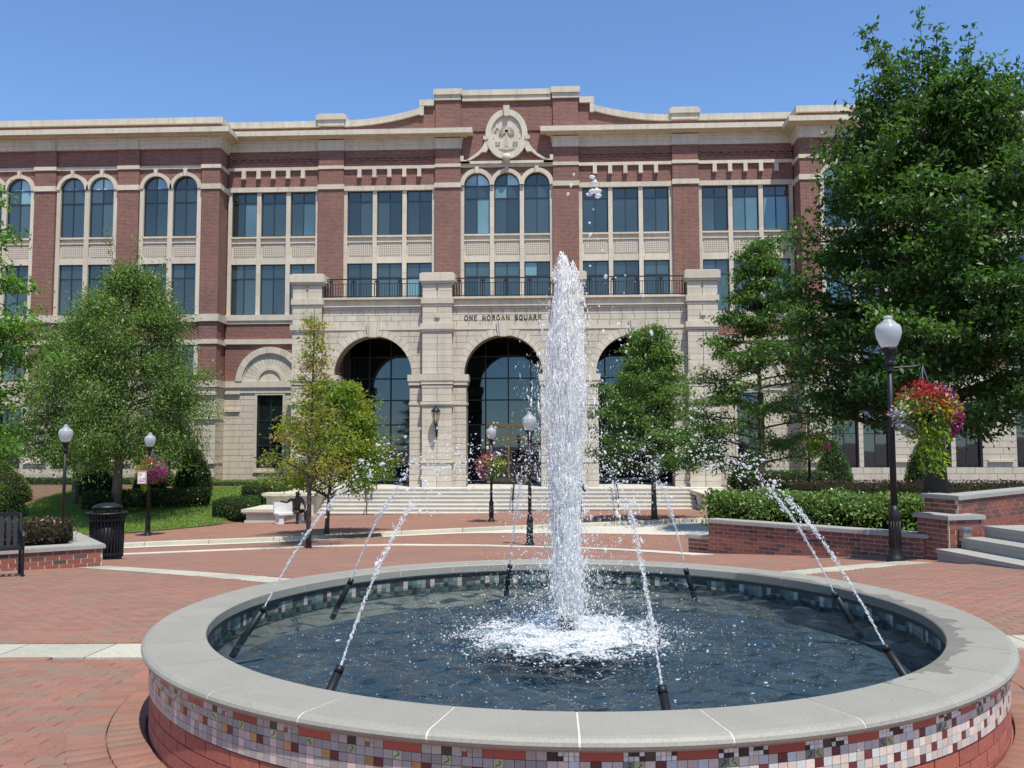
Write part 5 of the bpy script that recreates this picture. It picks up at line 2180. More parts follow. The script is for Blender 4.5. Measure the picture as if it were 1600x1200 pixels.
RS = thing('stone_steps', 'three grey bluestone garden steps at the right edge', 'steps', (6.2, 12.4, -.2))
uS = Vector((.17, -.985)).normalized()
nS = Vector((.985, .17)).normalized()
p0 = Vector((5.92, 13.93))
for k in range(3):
    a = p0 + nS * .40 * k
    b = a + uS * 5.2
    zt = .0 + .17 * k
    c = [a, b, b + nS * 1.6, a + nS * 1.6]
    m_ = MB().slab([(v.x - 6.2, v.y - 12.4) for v in c][::1], zt - .36 + .2, zt - .06 + .2)
    c = [a - nS * .03, b - nS * .03, b + nS * 1.6, a + nS * 1.6]
    m_.slab([(v.x - 6.2, v.y - 12.4) for v in c], zt - .0595 + .2, zt + .2)
    m_.obj('step', M['bluestone'], RS)
sheet('upper_lawn', np.arange(7.05, 16, .5), np.arange(2, 14.3, .5), lambda X, Y: .335 + 0 * X, M['lawn'])

PLt = thing('brick_planter', 'low brick seat wall planter with stone coping beside the bench', 'planter', (-9.3, 15.0, -.6))
wall_run(PLt, [(-12.6, 11.75), (-7.85, 15.25), (-9.75, 17.7)], -.78, -.10, .3, .07, .46)
MB().slab([(-3.0, -2.6), (1.1, .35), (-.6, 2.4), (-5, 1.5)], -.1, .40).obj('soil', M['soil'], PLt)

# ------------------------------------------------------------------ lamp posts
def lamp_post(x, y, z, label, H=3.75, arm=0, rz=0):
    t = thing('street_lamp', label, 'street lamp', (x, y, z), rz, 'black lamp posts with white acorn globes')
    b = MB().lathe([(.135, -.1), (.135, .03), (.115, .06), (.095, .11), (.083, .17), (.080, .62), (.092, .66), (.092, .70), (.068, .76), (.052, .84)], 16)
    for k in range(12):
        a = 2 * PI * k / 12
        b.tube([(.083 * math.cos(a), .083 * math.sin(a), .2), (.08 * math.cos(a), .08 * math.sin(a), .6)], .010, 4)
    b.obj('base', M['iron'], t, True)
    MB().lathe([(.05, .8), (.046, 2.0), (.042, H - .74)], 14).obj('pole', M['iron'], t, True)
    MB().lathe([(.05, H - .80), (.075, H - .78), (.075, H - .74), (.05, H - .70), (.06, H - .62), (.115, H - .56), (.12, H - .52), (.09, H - .50)], 16).obj('collar', M['iron'], t, True)
    g_ = MB().lathe([(.10, H - .51), (.135, H - .46), (.175, H - .37), (.197, H - .27), (.190, H - .20), (.165, H - .155), (.115, H - .125), (.118, H - .115), (.075, H - .085), (.055, H - .055), (.07, H - .04), (.05, H - .012), (.001, H)], 24)
    g_.obj('globe', M['globe'], t, True)
    if arm:
        a = MB().tube([(0, 0, H - .83), (arm, 0, H - .80)], .014, 6)
        a.lathe([(.06, H - .88), (.06, H - .80)], 12)
        a.obj('bracket_arm', M['iron'], t)
    return t


lamp_post(5.30, 13.95, g1(5.3, 13.95) + .02, 'nearest tall lamp post with white globe before the brick planter', 3.80, .42)
lamp_post(-14.55, 31.5, g1(-14.55, 31.5) + .12, 'lamp post with parking sign and flowers beside the left lawn', 3.72, .0)
lamp_post(-14.1, 25.1, g1(-14.1, 25.1), 'lamp post with white globe partly behind the left branches', 3.80)
lamp_post(-2.26, 33.7, g1(-2.26, 33.7) + .12, 'lamp post with flower basket before the central arch', 3.66, .0)
lamp_post(-.57, 24.1, g1(-.57, 24.1), 'lamp post seen through the spray left of the plume', 3.62)
lamp_post(9.0, 31.2, -.30, 'lamp post hidden among the leaves behind the slim right tree', 3.75)

# parking sign
sg_ = thing('parking_sign', 'small white and red parking sign on the left lamp post', 'sign', (-14.42, 30.66, .30))
MB().box(-.16, .16, -.01, .01, -.02, .44).obj('panel', M['white_metal'], sg_)
fr = MB()
for (a, b, c, d) in ((-.15, .15, .405, .43), (-.15, .15, -.01, .01), (-.15, -.13, .01, .405), (.13, .15, .01, .405), (-.11, .11, .07, .10)):
    fr.box(a, b, -.016, -.008, c, d)
fr.obj('border', M['red_paint'], sg_)
text('P', .20, (-.05, -.014, .23), M['red_paint'], sg_, .003)
text('2 HR', .10, (.02, -.014, .13), M['letter_black'], sg_, .003)


# ------------------------------------------------------------------ leaves
def leaf_cloud(Pn, size, mat, name, up=.45, aspect=.5, tint=None, out=None, droop=0.0, extra=None):
    n = len(Pn)
    D = rng.normal(0, 1, (n, 3))
    if out is not None:
        D = D * .7 + out
    D[:, 2] -= droop
    D /= np.linalg.norm(D, axis=1, keepdims=True)
    Nn = rng.normal(0, 1, (n, 3)) * (1 - up) + np.array([0, 0, up * 1.6])
    S = np.cross(D, Nn)
    S /= np.linalg.norm(S, axis=1, keepdims=True) + 1e-9
    Nn = np.cross(S, D)
    L = size * rng.uniform(.7, 1.25, n)
    W = L * aspect
    b = Pn - D * L[:, None] * .5
    m1 = Pn + S * (W * .5)[:, None] + Nn * (W * .18)[:, None]
    m2 = Pn - S * (W * .5)[:, None] + Nn * (W * .18)[:, None]
    tp = Pn + D * L[:, None] * .5 - Nn * (L * .1)[:, None]
    V = np.stack([b, m1, tp, m2], 1).reshape(-1, 3)
    Q = np.arange(4 * n).reshape(-1, 4)
    if tint is None:
        tint = rng.uniform(0, 1, n)
    ex = None if extra is None else np.repeat(np.concatenate([extra, np.ones((n, 1))], 1), 4, axis=0)
    return np_mesh(name, V, Q, mat, np.repeat(np.clip(tint, 0, 1), 4), extra=ex)


def tree(name, label, base, H, r0, prof, limbs, leaf, lsize, per, bark='bark', first=.2, rise=.35, droop=.0, seed=1, spread=.2, flat=.55, lean=(0, 0), shoots=0, subs=5, tint0=0.0, group=None, clump=None, aspect=.45):
    """tapered trunk, limbs and twigs; leaves sit in tufts along the twigs"""
    rs = np.random.default_rng(seed)
    t = thing(name, label, 'tree', base, 0, group)
    br = MB()
    tp = []
    nseg = 9
    wob = rs.normal(0, .012 * H, (nseg + 1, 2)).cumsum(0) * .25
    for k in range(nseg + 1):
        s = k / nseg
        tp.append(Vector((lean[0] * s + wob[k, 0] * s, lean[1] * s + wob[k, 1] * s, H * .96 * s - (.15 if k == 0 else 0))))
    rd = [r0 * (1.25 if k == 0 else 1) * (1 - .93 * (k / nseg) ** .9) + .004 for k in range(nseg + 1)]
    br.tube(tp, rd, 9)

    def tr(s):
        f = min(max(s, 0), .999) * nseg
        i = int(f)
        return tp[i].lerp(tp[i + 1], f - i)
    C, CT, CD, CS = [], [], [], []
    for i in range(limbs):
        s = first + (.97 - first) * ((i + .5) / limbs)
        az = i * 2.39996 + rs.uniform(-.5, .5)
        Rr = float(np.interp(s, [p[0] for p in prof], [p[1] for p in prof])) * rs.uniform(.72, 1.12)
        d = Vector((math.cos(az), math.sin(az), 0))
        s0 = max(first * .75, s - rise * Rr / H)
        a = tr(s0)
        zr = (s - s0) * H
        tnt = rs.uniform(-.24, .24) + tint0
        dens = rs.uniform(.35, 1.65)
        pts = []
        for q in range(6):
            u = q / 5
            pts.append(a + d * (Rr * u) + Vector((rs.normal(0, .03) * Rr, rs.normal(0, .03) * Rr, zr * (u ** .8) - droop * Rr * u * u)))
        rb = max(.006, r0 * .42 * (1 - s0) + .006)
        br.tube(pts, [rb * (1 - .85 * q / 5) + .003 for q in range(6)], 5)
        for j in range(subs):
            u = .28 + .72 * (j + rs.uniform(.1, .9)) / subs
            f = min(u, .999) * 5
            p = pts[int(f)].lerp(pts[int(f) + 1], f - int(f))
            side = Vector((-d.y, d.x, 0)) * (1 if j % 2 else -1)
            L = Rr * (.20 + .30 * (1 - u)) * rs.uniform(.7, 1.3) + .15
            dd = (d * rs.uniform(.3, 1) + side * rs.uniform(.3, 1.1) + Vector((0, 0, rs.uniform(-.25, .5) - droop * .8))).normalized()
            e = p + dd * L
            br.tube([p, p.lerp(e, .5) + Vector((0, 0, .03 * L)), e], [rb * .3 + .003, rb * .2 + .003, .003], 4)
            for q in range(3):
                C.append(p.lerp(e, .35 + .38 * q))
                CT.append(tnt + rs.uniform(-.1, .1))
                CD.append(dens * rs.uniform(.5, 1.5))
                CS.append(1.0)
        C.append(pts[-1])
        CT.append(tnt)
        CD.append(dens)
        CS.append(1.0)
    for i in range(shoots):
        az = rs.uniform(0, 2 * PI)
        s = rs.uniform(.62, .97)
        Rr = float(np.interp(s, [p[0] for p in prof], [p[1] for p in prof])) * rs.uniform(.3, .95)
        a = tr(s) + Vector((math.cos(az), math.sin(az), 0)) * Rr * .8
        L = rs.uniform(.6, 1.5) * H * .12
        e = a + Vector((math.cos(az) * .22 * L, math.sin(az) * .22 * L, L))
        br.tube([a - Vector((0, 0, .3)), a.lerp(e, .5), e], [.014, .009, .003], 4)
        for q in range(6):
            C.append(a.lerp(e, q / 5))
            CT.append(rs.uniform(-.1, .15) + tint0)
            CD.append(.42)
            CS.append(.5)
    br.obj('trunk', M[bark], t, True)
    C = np.array([tuple(c) for c in C])
    CT = np.array(CT)
    n = len(C)
    idx = np.repeat(np.arange(n), rs.poisson(per * np.array(CD)))
    k_ = len(idx)
    off = rs.normal(0, spread, (k_, 3)) * np.array([1, 1, flat]) * np.array(CS)[idx][:, None]
    Pn = C[idx] + off
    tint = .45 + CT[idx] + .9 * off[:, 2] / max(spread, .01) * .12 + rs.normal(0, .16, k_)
    o = Pn - C[idx]
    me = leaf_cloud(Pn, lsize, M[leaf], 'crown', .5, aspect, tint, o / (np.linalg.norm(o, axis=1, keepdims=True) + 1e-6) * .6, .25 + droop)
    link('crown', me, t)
    return t


tree('oak_tree', 'large dense dark green oak filling the right side', (8.95, 21.0, -.1), 11.1, .26,
     [(0, .8), (.16, 2.5), (.3, 3.0), (.45, 2.9), (.6, 2.85), (.75, 2.65), (.88, 2.1), (1, .9)], 90, 'leaf_oak', .145, 50, first=.235, rise=.4, droop=.05, seed=11, spread=.19, flat=.55, shoots=46, subs=6)
tree('oak_tree', 'slim young oak with a narrow crown left of the big oak', (6.35, 27.0, -.6), 9.0, .10,
     [(0, .6), (.2, 1.8), (.35, 2.1), (.5, 1.7), (.65, 1.15), (.8, .7), (.9, .4), (1, .15)], 46, 'leaf_mid', .12, 40, first=.22, rise=.25, droop=.08, seed=5, spread=.17, flat=.5, subs=5)
tree('oak_tree', 'green young oak on the pavement right of the plume', (3.72, 32.1, g1(3.7, 32.1) + .12), 7.5, .10,
     [(0, .8), (.28, 2.3), (.42, 2.35), (.55, 2.0), (.7, 1.45), (.82, .85), (.92, .5), (1, .15)], 46, 'leaf_mid', .125, 30, first=.27, rise=.3, droop=.05, seed=8, spread=.18, flat=.5, subs=5, tint0=.1)
tree('birch_tree', 'broad weeping birch with drooping twigs on the left lawn', (-18.1, 36.2, -.75), 10.6, .20,
     [(0, 1.0), (.2, 3.0), (.4, 3.5), (.6, 3.1), (.78, 2.3), (.9, 1.3), (1, .3)], 84, 'leaf_birch', .12, 54, 'bark_pale', first=.24, rise=.55, droop=.36, seed=21, spread=.24, flat=1.1, subs=6, shoots=10, lean=(.5, 0))
tree('birch_tree', 'smaller second birch stem behind the weeping birch', (-20.4, 37.2, -.7), 8.4, .13,
     [(0, .8), (.2, 2.2), (.4, 2.4), (.65, 1.9), (.85, 1.0), (1, .3)], 40, 'leaf_birch', .115, 32, 'bark_pale', first=.32, rise=.6, droop=.3, seed=22, spread=.24, flat=1.0, subs=5, tint0=-.1)
ty = tree('street_tree', 'thin yellowing street tree with bare twigs on the kerb', (-7.05, 25.6, g1(-7.05, 25.6)), 7.3, .075,
          [(0, .5), (.26, 1.0), (.4, 1.25), (.5, 1.0), (.62, .35), (.8, .22), (1, .12)], 34, 'leaf_yellow', .10, 8.5, first=.3, rise=.55, droop=.0, seed=31, spread=.15, flat=.6, subs=4, tint0=.22)
tree('street_tree', 'second yellow green street tree just behind the thin one', (-7.5, 29.4, g1(-7.5, 29.4) + .12), 5.4, .075,
     [(0, .8), (.3, 1.6), (.5, 1.9), (.7, 1.5), (.88, .9), (1, .3)], 42, 'leaf_yellow', .12, 28, first=.3, rise=.4, droop=.0, seed=33, spread=.19, flat=.6, subs=5, tint0=-.2, lean=(.35, 0))
tree('maple_tree', 'bright green foreground tree reaching in from the left edge', (-11.75, 15.8, -.6), 8.3, .14,
     [(0, .8), (.3, 1.9), (.45, 2.1), (.6, 1.95), (.75, 1.5), (.9, .9), (1, .3)], 48, 'leaf_bright', .12, 34, first=.28, rise=.3, droop=.10, seed=44, spread=.2, flat=.4, subs=5)


# ------------------------------------------------------------------ hedges and shrubs
def shrub(name, label, shape, n, mat, size, loc, cat='shrub', group=None, core=True, tint=0., up=.35, lumpy=.03):
    """shape(u) -> points on the surface (n,3) and outward normals; inner twig mass plus leaves on and in the surface"""
    t = thing(name, label, cat, loc, 0, group)
    Pn, Nr, cm = shape(n)
    if core:
        cm.obj('twigs', M['core'], t, True)
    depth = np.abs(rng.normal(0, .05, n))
    Pn = Pn - Nr * depth[:, None] + rng.normal(0, .02, (n, 3))
    lump = np.sin(Pn[:, 0] * 5.1 + Pn[:, 2] * 3) * np.sin(Pn[:, 1] * 4.3 + Pn[:, 0] * 2)
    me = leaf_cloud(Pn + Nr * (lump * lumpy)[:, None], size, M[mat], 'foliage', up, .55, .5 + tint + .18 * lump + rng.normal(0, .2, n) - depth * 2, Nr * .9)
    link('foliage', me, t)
    return t


def box_shape(lx, ly, lz, rnd=.18):
    def f(n):
        A = [ly * lz, ly * lz, lx * lz, lx * lz, lx * ly * 1.2]
        s = rng.choice(5, n, p=np.array(A) / sum(A))
        u, v = rng.uniform(-1, 1, n), rng.uniform(-1, 1, n)
        Pn = np.zeros((n, 3))
        for k, (ax_, sg__) in enumerate(((0, 1), (0, -1), (1, 1), (1, -1), (2, 1))):
            m_ = s == k
            o = [q for q in (0, 1, 2) if q != ax_]
            Pn[m_, ax_] = sg__
            Pn[m_, o[0]] = u[m_]
            Pn[m_, o[1]] = v[m_]
        q = np.abs(Pn) ** 5
        Pn /= (q.sum(1) ** (1 / 5))[:, None]
        Nr = np.sign(Pn) * np.abs(Pn) ** 4
        Nr /= np.linalg.norm(Nr, axis=1, keepdims=True)
        S = np.array([lx / 2, ly / 2, lz / 2])
        Pn = Pn * S + np.array([0, 0, lz / 2])
        c = MB().box(-lx / 2 + .1, lx / 2 - .1, -ly / 2 + .1, ly / 2 - .1, -.1, lz - .1)
        return Pn, Nr, c
    return f


def cone_shape(r, h):
    pr_ = [(0, .80), (.15, 1.0), (.3, .98), (.5, .84), (.7, .60), (.85, .36), (.95, .16), (1, .03)]
    def f(n):
        z = rng.uniform(0, 1, n) ** 1.25
        rr_ = np.interp(z, [p[0] for p in pr_], [p[1] for p in pr_]) * r
        th_ = rng.uniform(0, 2 * PI, n)
        Pn = np.stack([rr_ * np.cos(th_), rr_ * np.sin(th_), z * h], -1)
        Nr = np.stack([np.cos(th_), np.sin(th_), np.full(n, .45)], -1)
        Nr /= np.linalg.norm(Nr, axis=1, keepdims=True)
        c = MB().lathe([(max(.01, p[1] * r - .09), p[0] * h * .96) for p in pr_], 14)
        return Pn, Nr, c
    return f


def poly_hedge(pts, wid, hgt):
    """hedge along a polyline, in the coordinates of the thing"""
    def f(n):
        segs = [(Vector(a), Vector(b)) for a, b in zip(pts[:-1], pts[1:])]
        Ls = np.array([(b - a).length for a, b in segs])
        k = rng.choice(len(segs), n, p=Ls / Ls.sum())
        u = rng.uniform(-.02, 1.02, n)
        th_ = rng.uniform(-.25, PI + .25, n)
        ex = 2 / 3.2
        cx_ = np.sign(np.cos(th_)) * np.abs(np.cos(th_)) ** ex * wid / 2
        cz_ = np.sign(np.sin(th_)) * np.abs(np.sin(th_)) ** ex * hgt
        Pn, Nr = np.zeros((n, 3)), np.zeros((n, 3))
        c = MB()
        for i, (a, b) in enumerate(segs):
            m_ = k == i
            d = (b - a).normalized()
            s = Vector((-d.y, d.x))
            bx3 = np.outer(u[m_], np.array(b - a)) + np.array(a)
            Pn[m_, :2] = bx3 + np.outer(cx_[m_], np.array(s))
            Pn[m_, 2] = np.maximum(cz_[m_], 0.02)
            Nr[m_, :2] = np.outer(np.cos(th_[m_]), np.array(s))
            Nr[m_, 2] = np.maximum(.1, np.sin(th_[m_]))
            c.tube([(a.x, a.y, hgt * .42), (b.x, b.y, hgt * .42)], min(wid * .42, hgt * .48), 8)
        return Pn, Nr, c
    return f


shrub('hedge', 'glossy green hedge filling the right brick planter', poly_hedge([(-1.75, 1.95), (-.6, 1.5), (.4, .7), (1.5, -.2), (2.2, -.8)], 1.5, .66), 11000, 'leaf_holly', .075, (5.1, 16.9, -.02), 'hedge', tint=.1, lumpy=.09)
shrub('hedge', 'second row of glossy green hedge behind the planter hedge', poly_hedge([(-1.2, .8), (.6, .2), (2.3, -.6)], 1.3, .62), 5200, 'leaf_holly', .085, (6.6, 18.6, -.1), 'hedge', tint=0, lumpy=.08)
shrub('hedge', 'clipped dark green box hedge beside the low stone plinth', box_shape(1.5, 2.6, .95), 4200, 'leaf_hedge', .075, (-13.65, 38.1, -1.55), 'hedge', tint=.12)
shrub('hedge', 'clipped green box hedge beside the higher stone plinth', box_shape(2.0, 1.9, 1.0), 3800, 'leaf_hedge', .075, (-13.3, 41.0, -1.15), 'hedge', tint=.2)
shrub('hedge', 'dark clipped hedge row running up the left lawn', poly_hedge([(-2.2, -1.6), (0, 0), (1.8, 1.5)], 1.0, .75), 4200, 'leaf_hedge', .08, (-17.0, 37.2, -.95), 'hedge', tint=-.1)
shrub('hedge', 'bright clipped hedge behind the slim right tree', box_shape(3.6, 1.3, 1.0), 4200, 'leaf_hedge', .08, (9.3, 35.5, -.42), 'hedge', tint=.25)
shrub('ground_cover', 'low pale green groundcover along the building base on the left', box_shape(4.0, 2.0, .35), 3600, 'leaf_birch', .06, (-16.1, 43.9, -.45), 'ground cover', tint=.2)
shrub('ground_cover', 'low dark green groundcover under the windows behind the birch', poly_hedge([(-6, .3), (-2, 0), (3, 0), (5.4, -.1)], 1.6, .55), 5200, 'leaf_hedge', .09, (-22.5, 44.0, -.5), 'ground cover', tint=.05)
shrub('cone_shrub', 'dark cone shaped evergreen at the left building corner', cone_shape(.85, 2.45), 5200, 'leaf_hedge', .085, (-16.4, 40.0, -.72), tint=.0)
shrub('cone_shrub', 'cone shaped evergreen right of the slim oak', cone_shape(.80, 2.2), 4600, 'leaf_hedge', .085, (11.95, 38.0, -.42), tint=.15)
shrub('cone_shrub', 'cone shaped evergreen at the far right edge', cone_shape(.75, 2.1), 3600, 'leaf_hedge', .085, (21.1, 38.0, -.42), tint=.1)
shrub('cone_shrub', 'cone shaped evergreen behind the near flower basket', cone_shape(.75, 2.3), 3800, 'leaf_hedge', .085, (15.9, 38.5, -.42), tint=.05)
shrub('purple_shrub', 'low dark purple leaved shrubs along the wall under the oak', poly_hedge([(-5, .6), (-2, 0), (2, -.3), (6, .4)], 1.5, .75), 4200, 'leaf_red', .09, (13.2, 30.0, -.35), tint=-.05)
shrub('purple_shrub', 'reddish barberry shrubs in the left brick planter', poly_hedge([(-1.9, -1.25), (-.4, -.1), (.35, .6)], 1.0, .52), 3800, 'leaf_red', .06, (-9.15, 15.3, -.22), tint=.1)
for k, (x_, y_, r_, lab) in enumerate(((-21.2, 40.5, .95, 'rounded dark shrub left of the birch trunk'), (-18.9, 41.0, .75, 'small rounded shrub right of the birch trunk'), (-22.6, 35.5, 1.0, 'loose green shrub at the left edge below the branches'), (-24.6, 38.6, 1.3, 'tall loose shrub at the far left by the building'), (-19.6, 43.0, 1.0, 'rounded shrub against the building behind the birch'), (-22.6, 43.2, 1.1, 'rounded shrub against the building left of the birch'), (-17.6, 42.2, .7, 'small rounded shrub behind the dark cone evergreen'))):
    shrub('round_shrub', lab, cone_shape(r_, r_ * 1.5), 3000, 'leaf_birch' if k > 1 else 'leaf_hedge', .085, (x_, y_, float(bedz(x_, y_)) - .05), tint=.0)
shrub('shrub', 'dense green shrub under the slim right tree', cone_shape(.9, 1.9), 3600, 'leaf_hedge', .09, (8.3, 37.5, -.45), tint=.1)

# grass on the lawns
def grass(name, pts, label=None):
    n = len(pts)
    L = rng.uniform(.05, .10, n)
    a = rng.uniform(0, 2 * PI, n)
    s = np.stack([np.cos(a), np.sin(a), 0 * a], -1) * .012
    tip = pts + np.stack([rng.normal(0, .03, n), rng.normal(0, .03, n), L], -1)
    V = np.stack([pts - s, pts + s, tip], 1).reshape(-1, 3)
    link(name, np_mesh(name, V, np.arange(3 * n).reshape(-1, 3), M['grass'], np.repeat(rng.uniform(0, 1, n), 3)), None, 'stuff')


gx_ = rng.uniform(-23, -13.62, 60000)
gt = rng.uniform(0, 1, 60000)
gf0 = lf(gx_) + .1
gf1 = lf(gx_) + np.interp(gx_, [-23, -17, -14.5, -13.6], [10.5, 9.6, 9.4, 7.6])
gy_ = gf0 + (gf1 - gf0) * gt
grass('grass', np.stack([gx_, gy_, bedz(gx_, gy_) + .02], -1))


# ------------------------------------------------------------------ flower baskets
def basket(x, y, z, r, label, seed, cols, trail=1.0, vine=(0.0, 1.0)):
    rs = np.random.default_rng(seed)
    t = thing('flower_basket', label, 'flower basket', (x, y, z), 0, 'hanging flower baskets on lamp posts')
    MB().lathe([(.05, -.34 * r), (.30 * r, -.26 * r), (.44 * r, -.02 * r), (.44 * r, .05 * r)], 14).obj('pot', M['core'], t, True)
    wr = MB()
    for k in range(3):
        a = 2 * PI * k / 3
        wr.tube([(.42 * r * math.cos(a), .42 * r * math.sin(a), .05 * r), (0, 0, 1.5 * r)], .006, 4)
    wr.obj('hanger', M['steel'], t)
    # foliage ball
    n = 1500
    d = rs.normal(0, 1, (n, 3))
    d /= np.linalg.norm(d, axis=1, keepdims=True)
    rad = r * rs.uniform(.55, .98, n)
    Pn = d * rad[:, None] * np.array([1, 1, .9])
    link('foliage', leaf_cloud(Pn, .085, M['leaf_holly'], 'foliage', .3, .5, rs.uniform(.3, 1, n), d), t)
    # lime vine hanging down
    n = 520
    u = rs.uniform(0, 1, n) ** 1.15
    az = vine[0] + rs.normal(0, .75, n) * (1.15 - .6 * u)
    rr_ = r * (1.06 - .5 * u) * rs.uniform(.75, 1.05, n) + .05 * np.sin(az * 9) * u
    Pn = np.stack([rr_ * np.cos(az), rr_ * np.sin(az), .35 * r - u * r * 2.3 * trail * vine[1] + rs.normal(0, .04, n)], -1)
    link('vine', leaf_cloud(Pn, .095, M['leaf_lime'], 'vine', .3, .42, rs.uniform(0, 1, n), np.stack([np.cos(az), np.sin(az), 0 * az - .4], -1), .4), t)
    # flowers in drifts of one colour
    P_, C_ = [], []
    for (az0, el0, wd, num, c) in cols:
        a = az0 + rs.normal(0, wd, num)
        e = el0 + rs.normal(0, wd * .7, num)
        rad = r * rs.uniform(.88, 1.12, num)
        P_.append(np.stack([rad * np.cos(e) * np.cos(a), rad * np.cos(e) * np.sin(a), rad * .95 * np.sin(e)], -1))
        C_.append(np.clip(np.array(c)[None] * rs.uniform(.7, 1.25, (num, 1)) + rs.normal(0, .02, (num, 3)), 0.01, 1))
    P_, C_ = np.concatenate(P_), np.concatenate(C_)
    link('flowers', leaf_cloud(P_, .05, M['flower'], 'flowers', .2, .85, None, P_ / (np.linalg.norm(P_, axis=1, keepdims=True) + 1e-6), 0, C_), t)


RED, MAG, WHT, YEL, ORG, PNK = (.50, .04, .035), (.30, .035, .16), (.62, .60, .63), (.62, .34, .03), (.50, .13, .05), (.50, .10, .18)
front_ = -PI / 2
basket(5.80, 13.93, 2.08, .50, 'large near flower basket with red flowers and trailing lime vine', 1,
       [(front_ - .35, .75, .42, 260, RED), (front_ + .25, .45, .4, 130, RED), (front_, .3, .5, 60, MAG), (front_ + 1.15, -.1, .32, 320, MAG), (front_ + 1.2, -.5, .25, 160, MAG), (front_ - 1.2, -.05, .22, 110, WHT), (front_ - 1.15, -.5, .2, 90, WHT), (front_ + .45, 0, .22, 50, YEL), (front_ + .7, .8, .3, 60, MAG), (PI / 2, .4, .9, 200, RED), (0, .9, .5, 40, WHT)], 1.0, (front_ - .05, .95))
basket(-14.35, 31.3, .72, .52, 'flower basket with magenta and orange flowers on the left lamp', 2,
       [(front_ + .9, -.1, .5, 520, (.42, .04, .26)), (front_ + .3, -.5, .4, 200, MAG), (front_, .7, .5, 170, ORG), (front_ - .7, .1, .3, 50, YEL), (PI / 2, .3, .8, 200, MAG)], .8, (PI + .6, .9))
basket(-2.26, 33.55, .78, .56, 'flower basket with pink and red flowers before the central arch', 3,
       [(front_ - .7, .2, .5, 420, (.42, .05, .13)), (front_ - .2, .8, .4, 160, RED), (front_ - .9, -.4, .4, 160, PNK), (PI / 2, .3, .8, 160, RED)], .45, (front_ + .75, .75))
basket(9.25, 31.1, 1.62, .42, 'flower basket with orange and magenta flowers behind the slim tree', 4,
       [(front_ + .8, -.2, .4, 200, MAG), (front_, .6, .5, 140, ORG), (PI / 2, .3, .8, 100, ORG)], .7, (front_ - .6, .9))

# ------------------------------------------------------------------ litter bin, bench, statues
bn = thing('litter_bin', 'black slatted metal litter bin with domed lid by the kerb', 'litter bin', (-9.25, 18.15, g1(-9.25, 18.15)))
MB().lathe([(.28, .06), (.285, .82)], 20).obj('liner', M['iron'], bn, True)
for k in range(30):
    a = 2 * PI * k / 30
    c, s = math.cos(a), math.sin(a)
    MB().tube([(.31 * c, .31 * s, .05), (.32 * c, .32 * s, .45), (.325 * c, .325 * s, .84), (.36 * c, .36 * s, .93), (.41 * c, .41 * s, .97)], .017, 4).obj('slat', M['iron'], bn)
for z_, r_ in ((.10, .325), (.80, .335)):
    MB().lathe([(r_ - .02, z_), (r_, z_), (r_, z_ + .05), (r_ - .02, z_ + .05)], 24).obj('hoop', M['iron'], bn)
MB().lathe([(.30, .0), (.30, .06), (.26, .06)], 20).obj('base', M['iron'], bn)
MB().lathe([(.40, .95), (.415, .965), (.40, .98), (.30, .98)], 24).obj('rim', M['iron'], bn)
for k in range(4):
    a = 2 * PI * k / 4 + .5
    MB().box(.24 * math.cos(a) - .02, .24 * math.cos(a) + .02, .24 * math.sin(a) - .02, .24 * math.sin(a) + .02, .9, 1.10).obj('lid_post', M['iron'], bn)
MB().lathe([(.29, 1.06), (.295, 1.09), (.24, 1.13), (.12, 1.165), (.001, 1.175)], 24).obj('lid', M['iron'], bn, True)

be = thing('park_bench', 'black slatted metal park bench cut by the left edge', 'bench', (-8.72, 12.62, g1(-8.72, 12.62)), .62)
for k in range(6):
    MB().box(-.85, .85, -.42 + .085 * k, -.36 + .085 * k, .42, .45).obj('seat_slat', M['iron'], be)
for k in range(19):
    x_ = -.80 + 1.6 * k / 18
    MB().add([(x_ - .028, .12, .44), (x_ + .028, .12, .44), (x_ + .028, .26, .90), (x_ - .028, .26, .90), (x_ - .028, .145, .44), (x_ + .028, .145, .44), (x_ + .028, .285, .90), (x_ - .028, .285, .90)],
             [(0, 1, 2, 3), (7, 6, 5, 4), (0, 4, 5, 1), (1, 5, 6, 2), (2, 6, 7, 3), (3, 7, 4, 0)]).obj('back_slat', M['iron'], be)
MB().box(-.87, .87, .25, .30, .88, .93).obj('top_rail', M['iron'], be)
for s in (-1, 1):
    MB().tube([(s * .87, -.42, 0), (s * .87, -.42, .62), (s * .87, -.38, .66), (s * .87, .2, .68)], .025, 6).obj('arm', M['iron'], be)
    MB().tube([(s * .87, .12, 0), (s * .87, .14, .44), (s * .87, .28, .92)], .028, 6).obj('leg', M['iron'], be)
    MB().tube([(s * .87, -.42, .43), (s * .87, .14, .43)], .02, 6).obj('side_rail', M['iron'], be)


def figure(name, label, joints, bones, loc, rz, mat, cat='statue'):
    me = bpy.data.meshes.new(name)
    keys = list(joints)
    me.from_pydata([joints[k][:3] for k in keys], [(keys.index(a), keys.index(b)) for a, b in bones], [])
    o = link(name, me, None, None, loc, (0, 0, rz))
    md = o.modifiers.new('skin', 'SKIN')
    md.use_smooth_shade = True
    sk = me.skin_vertices[0].data
    for i, k in enumerate(keys):
        r_ = joints[k][3]
        sk[i].radius = (r_, r_)
        sk[i].use_root = (i == 0)
    s2 = o.modifiers.new('sub', 'SUBSURF')
    s2.levels = s2.render_levels = 2
    me.materials.append(mat)
    tag(o, label, cat)
    return o


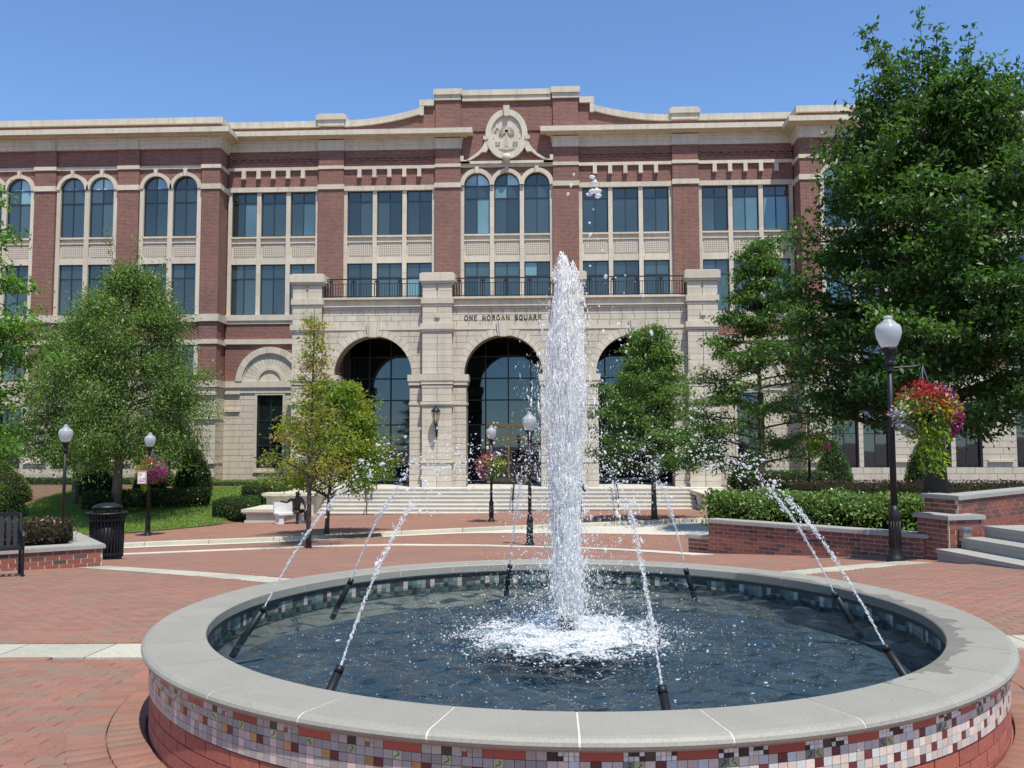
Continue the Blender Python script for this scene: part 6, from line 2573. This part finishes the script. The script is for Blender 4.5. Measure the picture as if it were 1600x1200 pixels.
SIT = {'pel': (0, 0, .50, .15), 'waist': (0, .02, .70, .15), 'chest': (0, .0, .92, .17), 'neck': (0, -.04, 1.08, .065), 'head': (0, -.07, 1.20, .10), 'top': (0, -.06, 1.31, .07),
       'hl': (.11, -.02, .49, .10), 'kl': (.16, -.46, .52, .075), 'al': (.16, -.44, .10, .05), 'tl': (.16, -.60, .04, .045),
       'hr': (-.11, -.02, .49, .10), 'kr': (-.17, -.44, .50, .075), 'ar': (-.17, -.36, .10, .05), 'tr': (-.17, -.52, .04, .045),
       'sl': (.20, .0, 1.0, .075), 'el': (.30, -.10, .74, .052), 'wl': (.20, -.34, .62, .038), 'fl': (.16, -.42, .60, .03),
       'sr': (-.20, .0, 1.0, .075), 'er': (-.42, .06, .86, .052), 'wr': (-.62, .10, .90, .038), 'fr': (-.70, .10, .90, .03)}
SB = [('pel', 'waist'), ('waist', 'chest'), ('chest', 'neck'), ('neck', 'head'), ('head', 'top'), ('pel', 'hl'), ('hl', 'kl'), ('kl', 'al'), ('al', 'tl'), ('pel', 'hr'), ('hr', 'kr'), ('kr', 'ar'), ('ar', 'tr'),
      ('chest', 'sl'), ('sl', 'el'), ('el', 'wl'), ('wl', 'fl'), ('chest', 'sr'), ('sr', 'er'), ('er', 'wr'), ('wr', 'fr')]
bz = g1(-10.35, 35.5) + .12
figure('bronze_statue', 'dark bronze statue of a seated figure on a white bench by the steps', SIT, SB, (-10.3, 35.6, bz), .75, M['bronze'])
bch = thing('stone_bench', 'white stone bench under the seated bronze statue', 'bench', (-10.45, 35.65, bz), .75)
MB().box(-.75, .45, -.22, .24, .36, .44).obj('seat', M['bench_white'], bch)
MB().box(-.75, .45, .20, .28, .44, .86).obj('backrest', M['bench_white'], bch)
for x_ in (-.6, .3):
    MB().prism([(x_ - .12, 0), (x_ + .12, 0), (x_ + .09, .18), (x_ + .14, .358), (x_ - .14, .358), (x_ - .09, .18)], -.16, .18).obj('leg', M['bench_white'], bch)
STD = {'pel': (0, 0, .92, .15), 'waist': (0, -.02, 1.10, .14), 'chest': (0, -.06, 1.34, .17), 'neck': (0, -.1, 1.5, .06), 'head': (0, -.14, 1.62, .10), 'top': (0, -.13, 1.73, .07),
       'hl': (.11, 0, .88, .11), 'kl': (.14, -.10, .48, .08), 'al': (.14, .04, .09, .055), 'tl': (.15, -.14, .04, .045),
       'hr': (-.11, 0, .88, .11), 'kr': (-.14, -.02, .47, .08), 'ar': (-.15, .08, .09, .055), 'tr': (-.16, -.1, .04, .045),
       'sl': (.20, -.05, 1.42, .075), 'el': (.30, -.08, 1.14, .055), 'wl': (.22, -.30, 1.08, .04), 'fl': (.16, -.38, 1.08, .032),
       'sr': (-.20, -.05, 1.42, .075), 'er': (-.30, -.02, 1.14, .055), 'wr': (-.24, -.26, 1.0, .04), 'fr': (-.2, -.34, .98, .032)}
figure('bronze_statue', 'greenish bronze standing statue on the pavement seen through the spray', STD, SB, (.95, 33.6, g1(.95, 33.6) + .12), .5, M['verdigris'])

# tree pits at the pavement trees
for (x_, y_, rx, ry, lab) in ((3.75, 32.2, 1.3, .5, 'mulch ring'), (-7.0, 29.2, 1.5, .45, 'mulch ring'), (-2.26, 33.7, .5, .3, 'mulch ring')):
    pts = [(x_ + rx * math.cos(2 * PI * k / 24), y_ + ry * math.sin(2 * PI * k / 24)) for k in range(24)]
    vs = [(px, py, g1(px, py) + .128) for px, py in pts]
    o = MB().add(vs, [tuple(range(24))]).obj('tree_pit', M['soil'], None, kind='structure')
